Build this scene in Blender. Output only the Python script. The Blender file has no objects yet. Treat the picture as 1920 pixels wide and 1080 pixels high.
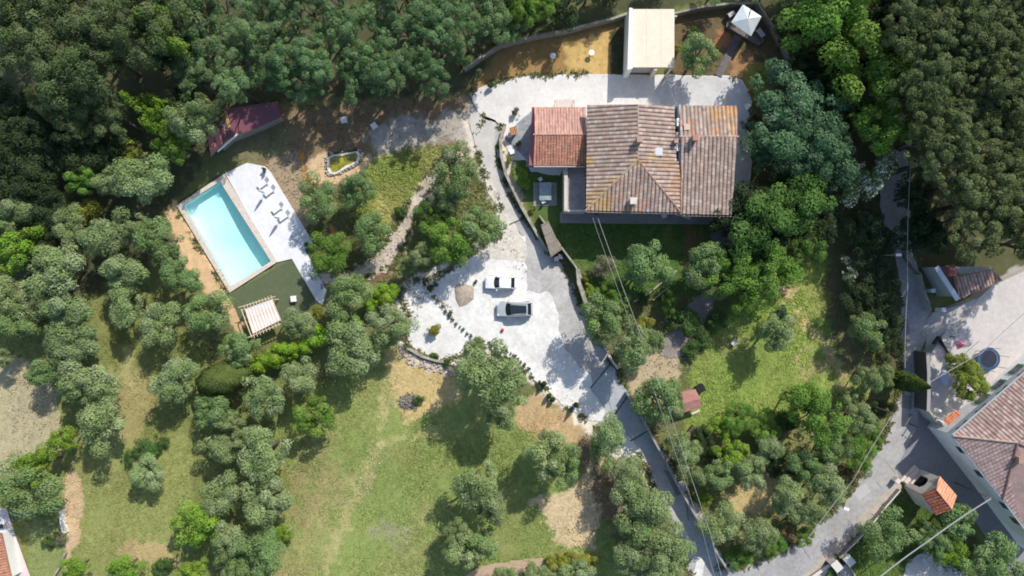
import bpy, math, random
import numpy as np
from mathutils import Vector
from mathutils.geometry import tessellate_polygon

# ---------------------------------------------------------------- camera, world, sun, exposure
SC = bpy.context.scene
C = SC.collection
HC = 88.0                      # drone height in metres
PXM = 15.0                     # photograph pixels per metre on the ground
cam_d = bpy.data.cameras.new('drone_camera'); cam = bpy.data.objects.new('drone_camera', cam_d)
C.objects.link(cam); cam.location = (0, 0, HC)
cam_d.sensor_width = 36; cam_d.lens = 36*HC/128.0; cam_d.clip_end = 2000; cam_d.clip_start = 1
SC.camera = cam
SUN_AZ = (0.54, 0.84); SUN_EL = math.radians(44)
w = bpy.data.worlds.new('World'); SC.world = w; w.use_nodes = True
nt = w.node_tree; bg = nt.nodes['Background']; sky = nt.nodes.new('ShaderNodeTexSky')
sky.sky_type = 'NISHITA'; sky.sun_disc = False; sky.sun_elevation = SUN_EL
sky.sun_rotation = math.atan2(SUN_AZ[0], SUN_AZ[1])
nt.links.new(sky.outputs[0], bg.inputs[0]); bg.inputs[1].default_value = 0.15
sd = bpy.data.lights.new('sun', 'SUN'); sd.energy = 3.95; sd.angle = math.radians(0.53); sd.color = (1, .945, .855)
so = bpy.data.objects.new('sun', sd); C.objects.link(so)
so.rotation_euler = Vector((-SUN_AZ[0]*math.cos(SUN_EL), -SUN_AZ[1]*math.cos(SUN_EL), -math.sin(SUN_EL))).to_track_quat('-Z', 'Y').to_euler()
so.location = (30, 40, 60)
SC.view_settings.view_transform = 'Standard'; SC.view_settings.look = 'None'
SC.view_settings.exposure = 0.25; SC.view_settings.gamma = 1
SC.cycles.filter_width = 1.8; SC.cycles.max_bounces = 6; SC.cycles.transparent_max_bounces = 4

rng = np.random.default_rng(7); R = random.Random(11)

# ---------------------------------------------------------------- helpers
def P(px, py, h=0.0):
    """where a feature seen at this place stands, at real height h"""
    k = (HC-h)/HC/PXM
    return ((px-960)*k, (540-py)*k, h)
def PX(x, y): return 960+x*PXM, 540-y*PXM

def tag(o, label=None, cat=None, group=None, kind=None):
    if label: o['label'] = label
    if cat: o['category'] = cat
    if group: o['group'] = group
    if kind: o['kind'] = kind
    return o
def empty(name, loc, rz=0, sc=1.0, label=None, cat=None, group=None):
    o = bpy.data.objects.new(name, None); C.objects.link(o); o.location = loc
    o.rotation_euler = (0, 0, rz); o.scale = (sc,)*3 if not isinstance(sc, tuple) else sc
    o.empty_display_size = .3
    return tag(o, label, cat, group)
def link(name, me, parent=None):
    o = bpy.data.objects.new(name, me); C.objects.link(o)
    if parent is not None: o.parent = parent
    return o
def copy_tree(o, parent=None):
    c = o.copy(); C.objects.link(c)
    if parent is not None: c.parent = parent
    for ch in list(o.children): copy_tree(ch, c)
    return c

MATS = {}
def mat(name, col=(.5, .5, .5), rough=.85, n=None, attr=False, bump=None, metal=0, spec=.3, trans=0, n2=None, objvar=0, coord='Object', rand=False):
    """n = (scale, amount, colour2) large mottling; n2 = (scale, amount) fine value grain; bump = (scale, strength, dist)"""
    if name in MATS: return MATS[name]
    m = bpy.data.materials.new(name); m.use_nodes = True; T = m.node_tree; N = T.nodes; L = T.links
    b = N['Principled BSDF']; b.inputs['Roughness'].default_value = rough; b.inputs['Metallic'].default_value = metal
    b.inputs['Specular IOR Level'].default_value = spec
    tc = N.new('ShaderNodeTexCoord')
    if attr:
        a = N.new('ShaderNodeAttribute'); a.attribute_name = 'Col'; cs = a.outputs['Color']
    else:
        r = N.new('ShaderNodeRGB'); r.outputs[0].default_value = (*col, 1); cs = r.outputs[0]
    def noise(s, det=5, rg=.6):
        t = N.new('ShaderNodeTexNoise'); t.inputs['Scale'].default_value = s; t.inputs['Detail'].default_value = det
        t.inputs['Roughness'].default_value = rg; L.new(tc.outputs[coord], t.inputs['Vector']); return t.outputs['Fac']
    if n:
        f = noise(n[0]); mr = N.new('ShaderNodeMapRange'); mr.inputs[1].default_value = .38; mr.inputs[2].default_value = .66
        mr.inputs[3].default_value = 0; mr.inputs[4].default_value = n[1]; L.new(f, mr.inputs[0])
        mx = N.new('ShaderNodeMix'); mx.data_type = 'RGBA'; L.new(mr.outputs[0], mx.inputs[0]); L.new(cs, mx.inputs[6])
        mx.inputs[7].default_value = (*n[2], 1); cs = mx.outputs[2]
    if n2:
        for sc_, am in ([n2] if not isinstance(n2[0], tuple) else n2):
            f = noise(sc_, 3, .7); mr = N.new('ShaderNodeMapRange'); mr.inputs[1].default_value = .3; mr.inputs[2].default_value = .7
            mr.inputs[3].default_value = 1-am; mr.inputs[4].default_value = 1+am; L.new(f, mr.inputs[0])
            mu = N.new('ShaderNodeMix'); mu.data_type = 'RGBA'; mu.blend_type = 'MULTIPLY'; mu.inputs[0].default_value = 1
            L.new(cs, mu.inputs[6]); L.new(mr.outputs[0], mu.inputs[7]); cs = mu.outputs[2]
    if objvar:
        oi = N.new('ShaderNodeObjectInfo'); hs = N.new('ShaderNodeHueSaturation'); L.new(cs, hs.inputs['Color'])
        mr = N.new('ShaderNodeMapRange'); mr.inputs[3].default_value = 1-objvar; mr.inputs[4].default_value = 1+objvar
        L.new(oi.outputs['Random'], mr.inputs[0]); L.new(mr.outputs[0], hs.inputs['Value'])
        m2 = N.new('ShaderNodeMath'); m2.operation = 'MULTIPLY_ADD'; L.new(oi.outputs['Random'], m2.inputs[0])
        m2.inputs[1].default_value = -7.13; m2.inputs[2].default_value = 9
        fr = N.new('ShaderNodeMath'); fr.operation = 'FRACT'; L.new(m2.outputs[0], fr.inputs[0])
        mh = N.new('ShaderNodeMapRange'); mh.inputs[3].default_value = .5-objvar*.09; mh.inputs[4].default_value = .5+objvar*.09
        L.new(fr.outputs[0], mh.inputs[0]); L.new(mh.outputs[0], hs.inputs['Hue']); cs = hs.outputs[0]
    L.new(cs, b.inputs['Base Color'])
    if bump:
        f = noise(bump[0], 6, .65); bp = N.new('ShaderNodeBump'); bp.inputs['Strength'].default_value = bump[1]
        bp.inputs['Distance'].default_value = bump[2]; L.new(f, bp.inputs['Height']); L.new(bp.outputs[0], b.inputs['Normal'])
    if trans:
        tr = N.new('ShaderNodeBsdfTranslucent'); L.new(cs, tr.inputs[0]); ms = N.new('ShaderNodeMixShader')
        ms.inputs[0].default_value = trans; L.new(b.outputs[0], ms.inputs[1]); L.new(tr.outputs[0], ms.inputs[2])
        L.new(ms.outputs[0], N['Material Output'].inputs[0])
    MATS[name] = m
    return m

class MB:
    """collects faces (with a colour each) and links them as one mesh"""
    def __init__(s): s.v = []; s.f = []; s.c = []
    def face(s, pts, col=(.5, .5, .5)):
        n = len(s.v); s.v += [tuple(p) for p in pts]; s.c += [col]*len(pts); s.f.append(tuple(range(n, n+len(pts))))
    def poly(s, pts, col=(.5, .5, .5)):
        """a flat outline that may be concave"""
        n = len(s.v); s.v += [tuple(p) for p in pts]; s.c += [col]*len(pts)
        for t in tessellate_polygon([[Vector(p) for p in pts]]):
            a, b, c = [Vector(pts[i]) for i in t]
            t = t if (b-a).cross(c-a).z >= 0 else t[::-1]
            s.f.append(tuple(n+i for i in t))
    def prism(s, pts, z0, z1, col=(.5, .5, .5), top=None):
        s.poly([(p[0], p[1], z1) for p in pts], top or col); m = len(pts)
        for i in range(m):
            a, b = pts[i], pts[(i+1) % m]
            s.face([(a[0], a[1], z0), (b[0], b[1], z0), (b[0], b[1], z1), (a[0], a[1], z1)], col)
    def box(s, c, d, rz=0, col=(.5, .5, .5), tilt=0):
        cx, cy, cz = c; x, y, z = d[0]/2, d[1]/2, d[2]/2; co, si = math.cos(rz), math.sin(rz); ct, st = math.cos(tilt), math.sin(tilt)
        def q(a, b_, e):
            a, e = a*ct+e*st, -a*st+e*ct
            return (cx+a*co-b_*si, cy+a*si+b_*co, cz+e)
        V = [q(*t) for t in [(-x, -y, -z), (x, -y, -z), (x, y, -z), (-x, y, -z), (-x, -y, z), (x, -y, z), (x, y, z), (-x, y, z)]]
        for f in [(0, 3, 2, 1), (4, 5, 6, 7), (0, 1, 5, 4), (1, 2, 6, 5), (2, 3, 7, 6), (3, 0, 4, 7)]: s.face([V[i] for i in f], col)
    def tube(s, pts, r, n=6, col=(.5, .5, .5), cap=True):
        pts = [Vector(p) for p in pts]; r = r if isinstance(r, (list, tuple)) else [r]*len(pts); rings = []
        for i, p in enumerate(pts):
            d = (pts[min(i+1, len(pts)-1)]-pts[max(i-1, 0)]).normalized()
            u = d.cross(Vector((0, 0, 1)));  u = u.normalized() if u.length > .05 else Vector((1, 0, 0)); v_ = d.cross(u)
            rings.append([p+(u*math.cos(2*math.pi*k/n)+v_*math.sin(2*math.pi*k/n))*r[i] for k in range(n)])
        for a, b in zip(rings, rings[1:]):
            for k in range(n): s.face([a[k], a[(k+1) % n], b[(k+1) % n], b[k]], col)
        if cap: s.face(rings[-1][::-1], col); s.face(rings[0], col)
    def lathe(s, prof, c=(0, 0, 0), n=12, col=(.5, .5, .5)):
        R_ = [[(c[0]+r*math.cos(2*math.pi*k/n), c[1]+r*math.sin(2*math.pi*k/n), c[2]+z) for k in range(n)] for r, z in prof]
        for a, b in zip(R_, R_[1:]):
            for k in range(n): s.face([a[k], a[(k+1) % n], b[(k+1) % n], b[k]], col)
        s.face(R_[-1], col)
    def build(s, name, m, parent=None, smooth=False):
        me = bpy.data.meshes.new(name); me.from_pydata(s.v, [], s.f)
        at = me.color_attributes.new('Col', 'FLOAT_COLOR', 'POINT')
        a = np.ones((len(s.v), 4), 'f'); a[:, :3] = np.array(s.c, 'f').reshape(-1, 3); at.data.foreach_set('color', a.ravel())
        if smooth: me.polygons.foreach_set('use_smooth', [True]*len(me.polygons))
        me.materials.append(m)
        return link(name, me, parent)

def quads_mesh(name, V, cols, m):
    """V (n,4,3) corner positions, cols (n,3)"""
    n = len(V); me = bpy.data.meshes.new(name); me.vertices.add(4*n); me.vertices.foreach_set('co', V.reshape(-1).astype('f'))
    me.loops.add(4*n); me.loops.foreach_set('vertex_index', np.arange(4*n, dtype='i'))
    me.polygons.add(n); me.polygons.foreach_set('loop_start', np.arange(0, 4*n, 4, dtype='i'))
    try: me.polygons.foreach_set('loop_total', np.full(n, 4, 'i'))
    except Exception: pass
    at = me.color_attributes.new('Col', 'FLOAT_COLOR', 'POINT'); a = np.ones((n, 4, 4), 'f'); a[:, :, :3] = cols[:, None, :]
    at.data.foreach_set('color', a.ravel()); me.materials.append(m); me.update(calc_edges=True); me.validate()
    return me

_gr = {}
def vnoise(x, y, s, seed=0):
    """smooth value noise 0..1"""
    if seed not in _gr: _gr[seed] = np.random.default_rng(100+seed).random((256, 256))
    g = _gr[seed]; x = np.asarray(x)/s+37.3; y = np.asarray(y)/s+91.7
    xi = np.floor(x).astype(int); yi = np.floor(y).astype(int); fx = x-xi; fy = y-yi; fx = fx*fx*(3-2*fx); fy = fy*fy*(3-2*fy)
    a = g[xi % 256, yi % 256]; b = g[(xi+1) % 256, yi % 256]; c = g[xi % 256, (yi+1) % 256]; d = g[(xi+1) % 256, (yi+1) % 256]
    return (a*(1-fx)+b*fx)*(1-fy)+(c*(1-fx)+d*fx)*fy
def fnoise(x, y, s, seed=0, o=4):
    t = 0; am = 1; tot = 0
    for k in range(o): t = t+am*vnoise(x, y, s/2**k, seed+k); tot += am; am *= .55
    return t/tot
def sdist(x, y, poly):
    """signed distance to outline, positive inside"""
    x = np.asarray(x, float); y = np.asarray(y, float); d = np.full(x.shape, 1e9); ins = np.zeros(x.shape, bool); n = len(poly)
    for i in range(n):
        x0, y0 = poly[i][:2]; x1, y1 = poly[(i+1) % n][:2]; dx, dy = x1-x0, y1-y0
        t = np.clip(((x-x0)*dx+(y-y0)*dy)/(dx*dx+dy*dy+1e-9), 0, 1); d = np.minimum(d, np.hypot(x-x0-t*dx, y-y0-t*dy))
        c = (y0 > y) != (y1 > y)
        with np.errstate(divide='ignore', invalid='ignore'): xx = (x1-x0)*(y-y0)/(y1-y0+1e-12)+x0
        ins ^= c & (x < xx)
    return np.where(ins, d, -d)
def ldist(x, y, line):
    d = np.full(np.shape(x), 1e9)
    for (x0, y0), (x1, y1) in zip(line, line[1:]):
        dx, dy = x1-x0, y1-y0; t = np.clip(((x-x0)*dx+(y-y0)*dy)/(dx*dx+dy*dy+1e-9), 0, 1); d = np.minimum(d, np.hypot(x-x0-t*dx, y-y0-t*dy))
    return d

# ---------------------------------------------------------------- ground cover: what grows or lies where, and painted sun and shade (photo px)
A = dict
PATCH = [
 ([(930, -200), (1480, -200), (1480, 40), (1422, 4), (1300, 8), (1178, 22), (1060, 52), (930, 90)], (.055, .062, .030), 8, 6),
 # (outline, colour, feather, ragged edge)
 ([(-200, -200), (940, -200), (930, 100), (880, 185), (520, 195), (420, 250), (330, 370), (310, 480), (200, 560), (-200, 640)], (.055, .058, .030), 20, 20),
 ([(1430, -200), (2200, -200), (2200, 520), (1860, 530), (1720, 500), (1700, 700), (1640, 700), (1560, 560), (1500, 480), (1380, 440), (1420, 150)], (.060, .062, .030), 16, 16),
 ([(-100, 560), (330, 540), (420, 680), (560, 720), (560, 1200), (-100, 1200)], (.135, .150, .050), 25, 25),
 ([(500, 820), (600, 730), (720, 650), (860, 700), (1010, 760), (1130, 850), (1190, 1200), (480, 1200)], (.152, .188, .058), 20, 18),
 ([(-50, 690), (40, 665), (90, 700), (110, 760), (115, 850), (60, 880), (-50, 900)], (.31, .275, .17), 12, 14),
 ([(120, 830), (340, 800), (380, 860), (360, 960), (300, 1100), (120, 1100)], (.175, .190, .066), 20, 22),
 ([(205, 690), (290, 690), (300, 760), (250, 830), (200, 800)], (.24, .21, .09), 12, 14),
 ([(122, 885), (148, 880), (156, 930), (150, 970), (150, 1020), (120, 1060), (118, 960)], (.40, .30, .18), 6, 8),
 ([(230, 1020), (320, 1010), (330, 1060), (230, 1060)], (.30, .24, .12), 10, 14),
 ([(60, 970), (112, 970), (120, 1100), (50, 1100)], (.150, .175, .065), 4, 3),
 ([(500, 200), (880, 180), (905, 290), (850, 275), (700, 285), (640, 345), (560, 430), (520, 400), (470, 310), (440, 260)], (.165, .118, .070), 10, 12),
 ([(690, 240), (890, 195), (905, 280), (830, 268), (700, 292)], (.26, .235, .20), 18, 22),
 ([(430, 255), (530, 225), (545, 290), (480, 305), (420, 300)], (.12, .115, .06), 12, 12),
 ([(500, 300), (560, 290), (575, 380), (600, 420), (560, 440)], (.26, .20, .13), 8, 12),
 ([(575, 305), (612, 285), (618, 328), (670, 312), (712, 288), (712, 302), (640, 345), (585, 345)], (.44, .32, .19), 5, 6),
 ([(604, 425), (640, 420), (660, 480), (600, 500), (585, 450)], (.10, .10, .045), 10, 10),
 ([(312, 400), (328, 375), (432, 552), (462, 600), (450, 635), (395, 560), (345, 500)], (.47, .325, .185), 5, 6),
 ([(700, 300), (825, 272), (830, 290), (770, 400), (745, 440), (700, 450), (660, 400)], (.150, .185, .045), 8, 10),
 ([(715, 370), (760, 380), (730, 430), (690, 420)], (.26, .25, .09), 10, 12),
 ([(800, 360), (930, 370), (950, 440), (860, 500), (760, 530), (720, 520), (760, 430)], (.105, .12, .045), 10, 12),
 ([(690, 505), (742, 490), (735, 515), (690, 528)], (.16, .075, .05), 3, 4),
 ([(880, 168), (945, 85), (1170, 45), (1172, 142), (1000, 145)], (.225, .145, .060), 6, 8),
 ([(1060, 80), (1140, 65), (1146, 140), (1052, 140)], (.40, .275, .105), 8, 12),  # sunlit part of the yard earth, painted paler
 ([(1145, 60), (1172, 50), (1174, 140), (1145, 140)], (.045, .05, .025), 4, 4),  # dark strip painting the outbuilding's shade on the ground
 ([(1262, 25), (1425, 8), (1492, 145), (1400, 165), (1262, 145)], (.115, .085, .045), 6, 8),
 ([(1345, 55), (1368, 60), (1372, 90), (1340, 90)], (.28, .13, .06), 8, 8),
 ([(1368, 90), (1410, 90), (1430, 160), (1365, 150)], (.25, .15, .075), 8, 8),
 ([(1400, 130), (1440, 110), (1440, 170), (1410, 200)], (.20, .19, .05), 8, 8),
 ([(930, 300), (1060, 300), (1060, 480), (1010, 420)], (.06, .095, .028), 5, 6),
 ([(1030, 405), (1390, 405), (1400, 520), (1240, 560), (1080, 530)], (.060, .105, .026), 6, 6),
 ([(1280, 420), (1330, 430), (1330, 520), (1285, 520)], (.15, .105, .05), 8, 10),
 ([(1290, 690), (1330, 620), (1400, 560), (1470, 490), (1560, 430), (1640, 560), (1650, 720), (1590, 770), (1480, 800), (1310, 850), (1280, 780)], (.155, .205, .048), 12, 14),
 ([(1530, 420), (1620, 420), (1640, 700), (1600, 720), (1560, 640)], (.11, .105, .05), 16, 16),  # tree shade over the lawn edge, painted into the ground colour
 ([(1280, 830), (1500, 790), (1680, 740), (1640, 880), (1540, 980), (1400, 1080), (1340, 960)], (.15, .155, .06), 14, 18),
 ([(1360, 930), (1440, 880), (1490, 900), (1450, 960), (1380, 980)], (.36, .285, .14), 8, 12),
 ([(1070, 540), (1110, 560), (1260, 640), (1260, 820), (1200, 760), (1120, 640)], (.13, .135, .065), 6, 8),
 ([(1170, 690), (1230, 650), (1275, 650), (1275, 700), (1230, 760), (1185, 740)], (.36, .29, .185), 8, 10),
 ([(735, 660), (860, 668), (880, 700), (840, 770), (760, 790), (735, 720)], (.38, .30, .14), 12, 18),
 ([(752, 650), (870, 662), (880, 690), (840, 700), (770, 680)], (.42, .35, .29), 5, 10),
 ([(1000, 735), (1110, 790), (1165, 800), (1100, 850), (1030, 820), (960, 790)], (.36, .265, .145), 10, 14),
 ([(1090, 830), (1170, 850), (1180, 1000), (1100, 960)], (.17, .125, .075), 12, 14),
 ([(1000, 940), (1060, 920), (1105, 880), (1120, 960), (1115, 1030), (1050, 1030)], (.42, .34, .21), 9, 14),
 ([(880, 1075), (940, 1055), (1010, 1045), (1020, 1060), (960, 1080)], (.42, .31, .20), 5, 6),
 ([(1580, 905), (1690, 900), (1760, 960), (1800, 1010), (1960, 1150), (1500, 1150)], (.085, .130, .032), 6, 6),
 ([(1780, 600), (1900, 500), (2100, 500), (2100, 1200), (1900, 1100)], (.2, .2, .18), 6, 6),
]
PATCH += [([(738, 545), (778, 518), (850, 490), (905, 452), (1000, 430), (1100, 600), (1190, 780), (1205, 880), (1160, 860), (1095, 797), (1050, 770), (1000, 722), (958, 690), (900, 662), (868, 676), (830, 688), (780, 675), (750, 640)], (.50, .455, .375), 9, 8),
 ([(900, 190), (945, 240), (990, 420), (950, 440), (890, 300), (868, 230)], (.46, .41, .34), 10, 8), ([(830, 285), (868, 278), (870, 295), (790, 400), (740, 505), (600, 540), (600, 515), (700, 490), (770, 370)], (.40, .34, .25), 9, 8)]
STRIPS = [([(735, 660), (718, 760), (712, 830), (690, 880), (655, 950), (610, 1090)], 12, (.33, .29, .14), .5),
 ([(690, 845), (740, 825), (810, 810)], 8, (.38, .32, .17), .35),
 ([(735, 670), (745, 720), (725, 760)], 14, (.36, .29, .15), .6),
 ([(640, 900), (600, 980), (560, 1080)], 44, (.24, .21, .10), .5), ([(800, 950), (760, 1060)], 30, (.23, .21, .10), .4), ([(560, 900), (520, 1080)], 34, (.20, .17, .08), .55), ([(600, 830), (590, 960)], 36, (.21, .18, .085), .5),
 ([(1470, 535), (1500, 590), (1545, 640), (1580, 700)], 9, (.40, .32, .15), .9),
 ([(1455, 545), (1480, 540)], 14, (.42, .32, .18), .8), ([(1520, 690), (1575, 700)], 24, (.30, .24, .12), .7),
 ([(755, 990), (720, 1000)], 22, (.20, .19, .12), .6), ([(563, 285), (572, 330), (582, 345)], 5, (.42, .19, .035), .95),
 ([(240, 660), (235, 700), (250, 730)], 10, (.26, .24, .11), .8), ([(620, 425), (632, 440)], 5, (.40, .20, .07), .8),
 ([(1110, 870), (1130, 860), (1080, 930)], 10, (.40, .30, .16), .8), ([(1040, 780), (1010, 800)], 20, (.30, .21, .11), .6)]
def ground_colour(px, py):
    px = np.asarray(px, float); py = np.asarray(py, float)
    col = np.empty(px.shape+(3,)); col[:] = (.105, .115, .045)
    wob = (fnoise(px, py, 60, 3)-.5)*2; wob2 = (fnoise(px, py, 18, 9)-.5)*2; wob3 = (fnoise(px, py, 8, 14, 2)-.5)*2
    for poly, c, fe, rg in PATCH:
        d = sdist(px, py, poly)+wob*rg+wob2*rg*.9+wob3*(3+rg*.6)
        a = np.clip(d/(fe*.8)+.5, 0, 1)[..., None]; col = col*(1-a)+np.array(c)*a
    for line, wd, c, st in STRIPS:
        d = ldist(px, py, line)+wob*wd*.6+wob2*wd*1.4+wob3*wd*1.1
        a = (np.clip(1.2-d/wd, 0, 1)*st)[..., None]; col = col*(1-a)+np.array(c)*a
    big = fnoise(px, py, 120, 20)[..., None]; mid = fnoise(px, py, 30, 30)[..., None]; fine = fnoise(px, py, 9, 40, 2)[..., None]
    dry = np.clip((fnoise(px, py, 70, 50)[..., None]-.5)*3.2, 0, 1)*np.clip((col[..., 1:2]/(col[..., 0:1]+1e-6)-.95)*3, 0, 1)
    col = col*(1-dry*.42)+np.array((.25, .21, .09))*dry*.42
    return col*(.92+.34*big+.22*mid+.24*fine)*np.where(col[..., 1:2] > col[..., 0:1]*.9, 1.12, 1.0)

# the sheet of ground, fine in the middle, reaching far out
xs = np.concatenate([[-900, -400, -160, -90], np.arange(-68, 68.01, .23), [90, 160, 400, 900]])
ys = np.concatenate([[-900, -400, -160, -70], np.arange(-40, 40.01, .23), [70, 160, 400, 900]])
gx, gy = np.meshgrid(xs, ys); gpx, gpy = 960+gx*PXM, 540-gy*PXM
POOL = [(412, 340), (508, 490), (432, 537), (342, 385)]
POND = [(618, 297), (626, 293), (637, 293), (655, 289), (667, 286), (671, 292), (669, 301), (658, 307), (647, 311), (638, 318), (630, 323), (621, 322), (617, 312)]
gz = (fnoise(gpx, gpy, 40, 60)-.5)*.05-.045
gz = np.where(sdist(gpx, gpy, POOL) > -9, -2.2, gz); gz = np.where(sdist(gpx, gpy, POND) > -6, -.9, gz)
nx, ny = len(xs), len(ys)
V = np.stack([gx, gy, gz], -1).reshape(-1, 3)
idx = np.arange(nx*ny).reshape(ny, nx); F = np.stack([idx[:-1, :-1], idx[:-1, 1:], idx[1:, 1:], idx[1:, :-1]], -1).reshape(-1, 4)
me = bpy.data.meshes.new('ground'); me.from_pydata(V.tolist(), [], F.tolist())
at = me.color_attributes.new('Col', 'FLOAT_COLOR', 'POINT'); a4 = np.ones((nx*ny, 4), 'f'); a4[:, :3] = ground_colour(gpx, gpy).reshape(-1, 3)
at.data.foreach_set('color', a4.ravel()); me.polygons.foreach_set('use_smooth', [True]*len(me.polygons))
me.materials.append(mat('earth', attr=True, n2=((1.3, .13), (7, .13)), bump=(5, .4, .10), rough=.95, spec=.1))
tag(link('ground', me), 'grassy and earthy hillside ground', kind='structure')

# ---------------------------------------------------------------- paved and gravelled sheets
def rag(pts, amp, step=6, seed=0):
    out = []; rr = random.Random(seed); n = len(pts)
    for i in range(n):
        a, b = pts[i], pts[(i+1) % n]; L_ = math.hypot(b[0]-a[0], b[1]-a[1]); k = max(1, int(L_/step)) if amp else 1
        for j in range(k):
            t = j/k; x = a[0]+(b[0]-a[0])*t; y = a[1]+(b[1]-a[1])*t
            if amp:
                ox = (float(vnoise(x, y, 14, 5))-.5)*amp*2+rr.uniform(-amp, amp)*.45; oy = (float(vnoise(x, y, 14, 6))-.5)*amp*2+rr.uniform(-amp, amp)*.45
                x += ox; y += oy
            out.append((x, y)+tuple(a[2:]))
    return out
def sheet(name, pts, z, m, amp=0, label=None, thick=0, kind='structure', holes=None, seed=0):
    pts = rag(pts, amp, seed=seed); b = MB(); W = [P(x, y, z) for x, y in pts]
    if thick: b.prism(W, z-thick, z)
    else: b.poly(W)
    o = b.build(name, m)
    if kind: o['kind'] = kind
    if label: o['label'] = label
    return o
M_gravel = mat('white_gravel', (.74, .73, .70), n=(.30, .8, (.60, .585, .555)), n2=((.22, .10), (1.7, .12), (12, .16)), bump=(16, .5, .05))
M_conc = mat('worn_concrete', (.47, .455, .435), n=(.35, .9, (.36, .35, .335)), n2=((.5, .12), (2.5, .14), (10, .10)), bump=(12, .25, .03))
M_slab = mat('blue_grey_concrete', (.36, .385, .41), n=(.8, .7, (.47, .48, .49)), n2=((3, .10), (11, .07)), bump=(12, .2, .02))
M_asph = mat('old_asphalt', (.385, .37, .36), n=(.22, .9, (.30, .29, .28)), n2=((.5, .10), (2.0, .11), (12, .10)), bump=(20, .25, .02))
M_asph2 = mat('dark_asphalt', (.25, .245, .25), n=(.3, .7, (.20, .195, .20)), n2=((2.0, .10), (12, .08)), bump=(20, .25, .02))
M_dust = mat('dusty_verge', (.47, .40, .33), n=(.6, .8, (.36, .33, .30)), n2=((2.0, .15), (9, .12)), bump=(12, .3, .04))
M_plaza = mat('pale_paving', (.68, .655, .62), n=(.4, .8, (.56, .54, .525)), n2=((2.2, .08), (11, .08)))
M_deck = mat('pool_deck_concrete', (.74, .74, .75), n=(.6, .7, (.64, .64, .655)), n2=((2, .06), (12, .06)))
M_sand = mat('sandy_track', (.56, .49, .40), n=(.5, .9, (.33, .28, .22)), n2=((2.2, .2), (9, .18)), bump=(8, .5, .06))
M_grey_path = mat('crushed_stone', (.29, .26, .23), n=(.5, .8, (.20, .175, .15)), n2=((3, .22), (10, .25)), bump=(10, .5, .06))
M_court = mat('courtyard_screed', (.56, .51, .475), n=(.25, .8, (.47, .44, .42)), n2=((1.6, .10), (10, .06)))

sheet('road', [(1640, 300), (1700, 280), (1712, 480), (1742, 560), (1746, 600), (1728, 655), (1722, 760), (1745, 795), (1705, 870), (1690, 905), (1640, 970), (1592, 1015), (1556, 1050), (1500, 1100), (1370, 1100), (1300, 1100), (1290, 1070), (1345, 1040), (1400, 1062), (1470, 1030), (1530, 985), (1580, 940), (1625, 880), (1655, 830), (1680, 760), (1688, 680), (1690, 560), (1682, 500), (1655, 410)], .02, M_asph, 2.0, 'old grey asphalt lane winding down the right side', seed=1)
sheet('side_road', [(1725, 700), (1760, 760), (1850, 880), (1960, 1040), (1960, 1160), (1900, 1090), (1830, 980), (1790, 935), (1745, 905), (1690, 905), (1680, 880), (1720, 800)], .026, M_asph2, .8, 'dark asphalt side road between the farmhouse and the shrine')
sheet('road_verge', [(1690, 905), (1694, 915), (1650, 965), (1600, 1018), (1565, 1052), (1530, 1100), (1480, 1100), (1535, 1050), (1590, 995), (1640, 935)], .034, M_dust, 3, 'dusty pale verge along the lower edge of the lane')
sheet('driveway', [(905, 215), (938, 232), (933, 268), (938, 320), (958, 368), (985, 410), (1012, 452), (1048, 490), (1078, 540), (1095, 590), (1128, 640), (1180, 742), (1222, 812), (1268, 880), (1310, 950), (1360, 1050), (1378, 1090), (1300, 1110), (1278, 1030), (1240, 950), (1214, 880), (1196, 845), (1150, 790), (1080, 700), (1040, 610), (1010, 560), (985, 548), (980, 440), (945, 398), (925, 360), (903, 318), (893, 270), (880, 230)], .03, M_conc, 1.8, 'worn concrete driveway running down past the parking yard')
sheet('gravel_yard', [(745, 552), (775, 528), (818, 520), (850, 500), (880, 480), (905, 462), (948, 440), (985, 440), (988, 546), (1030, 548), (1044, 572), (1046, 615), (1062, 655), (1088, 688), (1110, 705), (1108, 728), (1135, 765), (1150, 782), (1196, 838), (1206, 868), (1178, 872), (1165, 845), (1148, 795), (1100, 785), (1060, 762), (1005, 712), (962, 680), (905, 650), (868, 665), (830, 680), (795, 668), (765, 650), (758, 620), (768, 590)], .046, M_gravel, 3.5, 'bright white gravel parking yard')
sheet('white_lane_edge', [(1322, 1052), (1308, 1046), (1290, 1100), (1312, 1110)], .046, M_gravel, 2)
sheet('beige_gravel_strip', [(908, 330), (925, 345), (950, 390), (968, 425), (984, 455), (990, 470), (986, 490), (900, 485), (880, 475), (915, 455), (935, 430), (938, 400), (915, 360)], .056, mat('beige_gravel', (.66, .61, .53), n=(.7, .8, (.45, .42, .38)), n2=((3, .15), (12, .15))), 1.2)  # narrow strip of beige gravel between driveway and yard
sheet('upper_driveway', [(903, 214), (930, 226), (926, 268), (930, 318), (946, 362), (968, 398), (984, 409), (953, 423), (944, 398), (924, 360), (902, 318), (892, 270), (878, 228), (884, 205)], .05, mat('pale_driveway', (.56, .53, .49), n=(.5, .8, (.45, .43, .41)), n2=((2, .1), (11, .1))), 1.5)
for k, (q, mt) in enumerate([([(1108, 729), (1144, 683), (1160, 700), (1176, 741), (1150, 780), (1135, 768)], M_slab), ([(1151, 783), (1178, 744), (1196, 770), (1214, 808), (1186, 824)], M_slab), ([(1188, 827), (1216, 811), (1232, 842), (1206, 862)], M_slab)]):
    sheet('concrete_slab', q, .060, mt, .6, seed=k)
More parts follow.
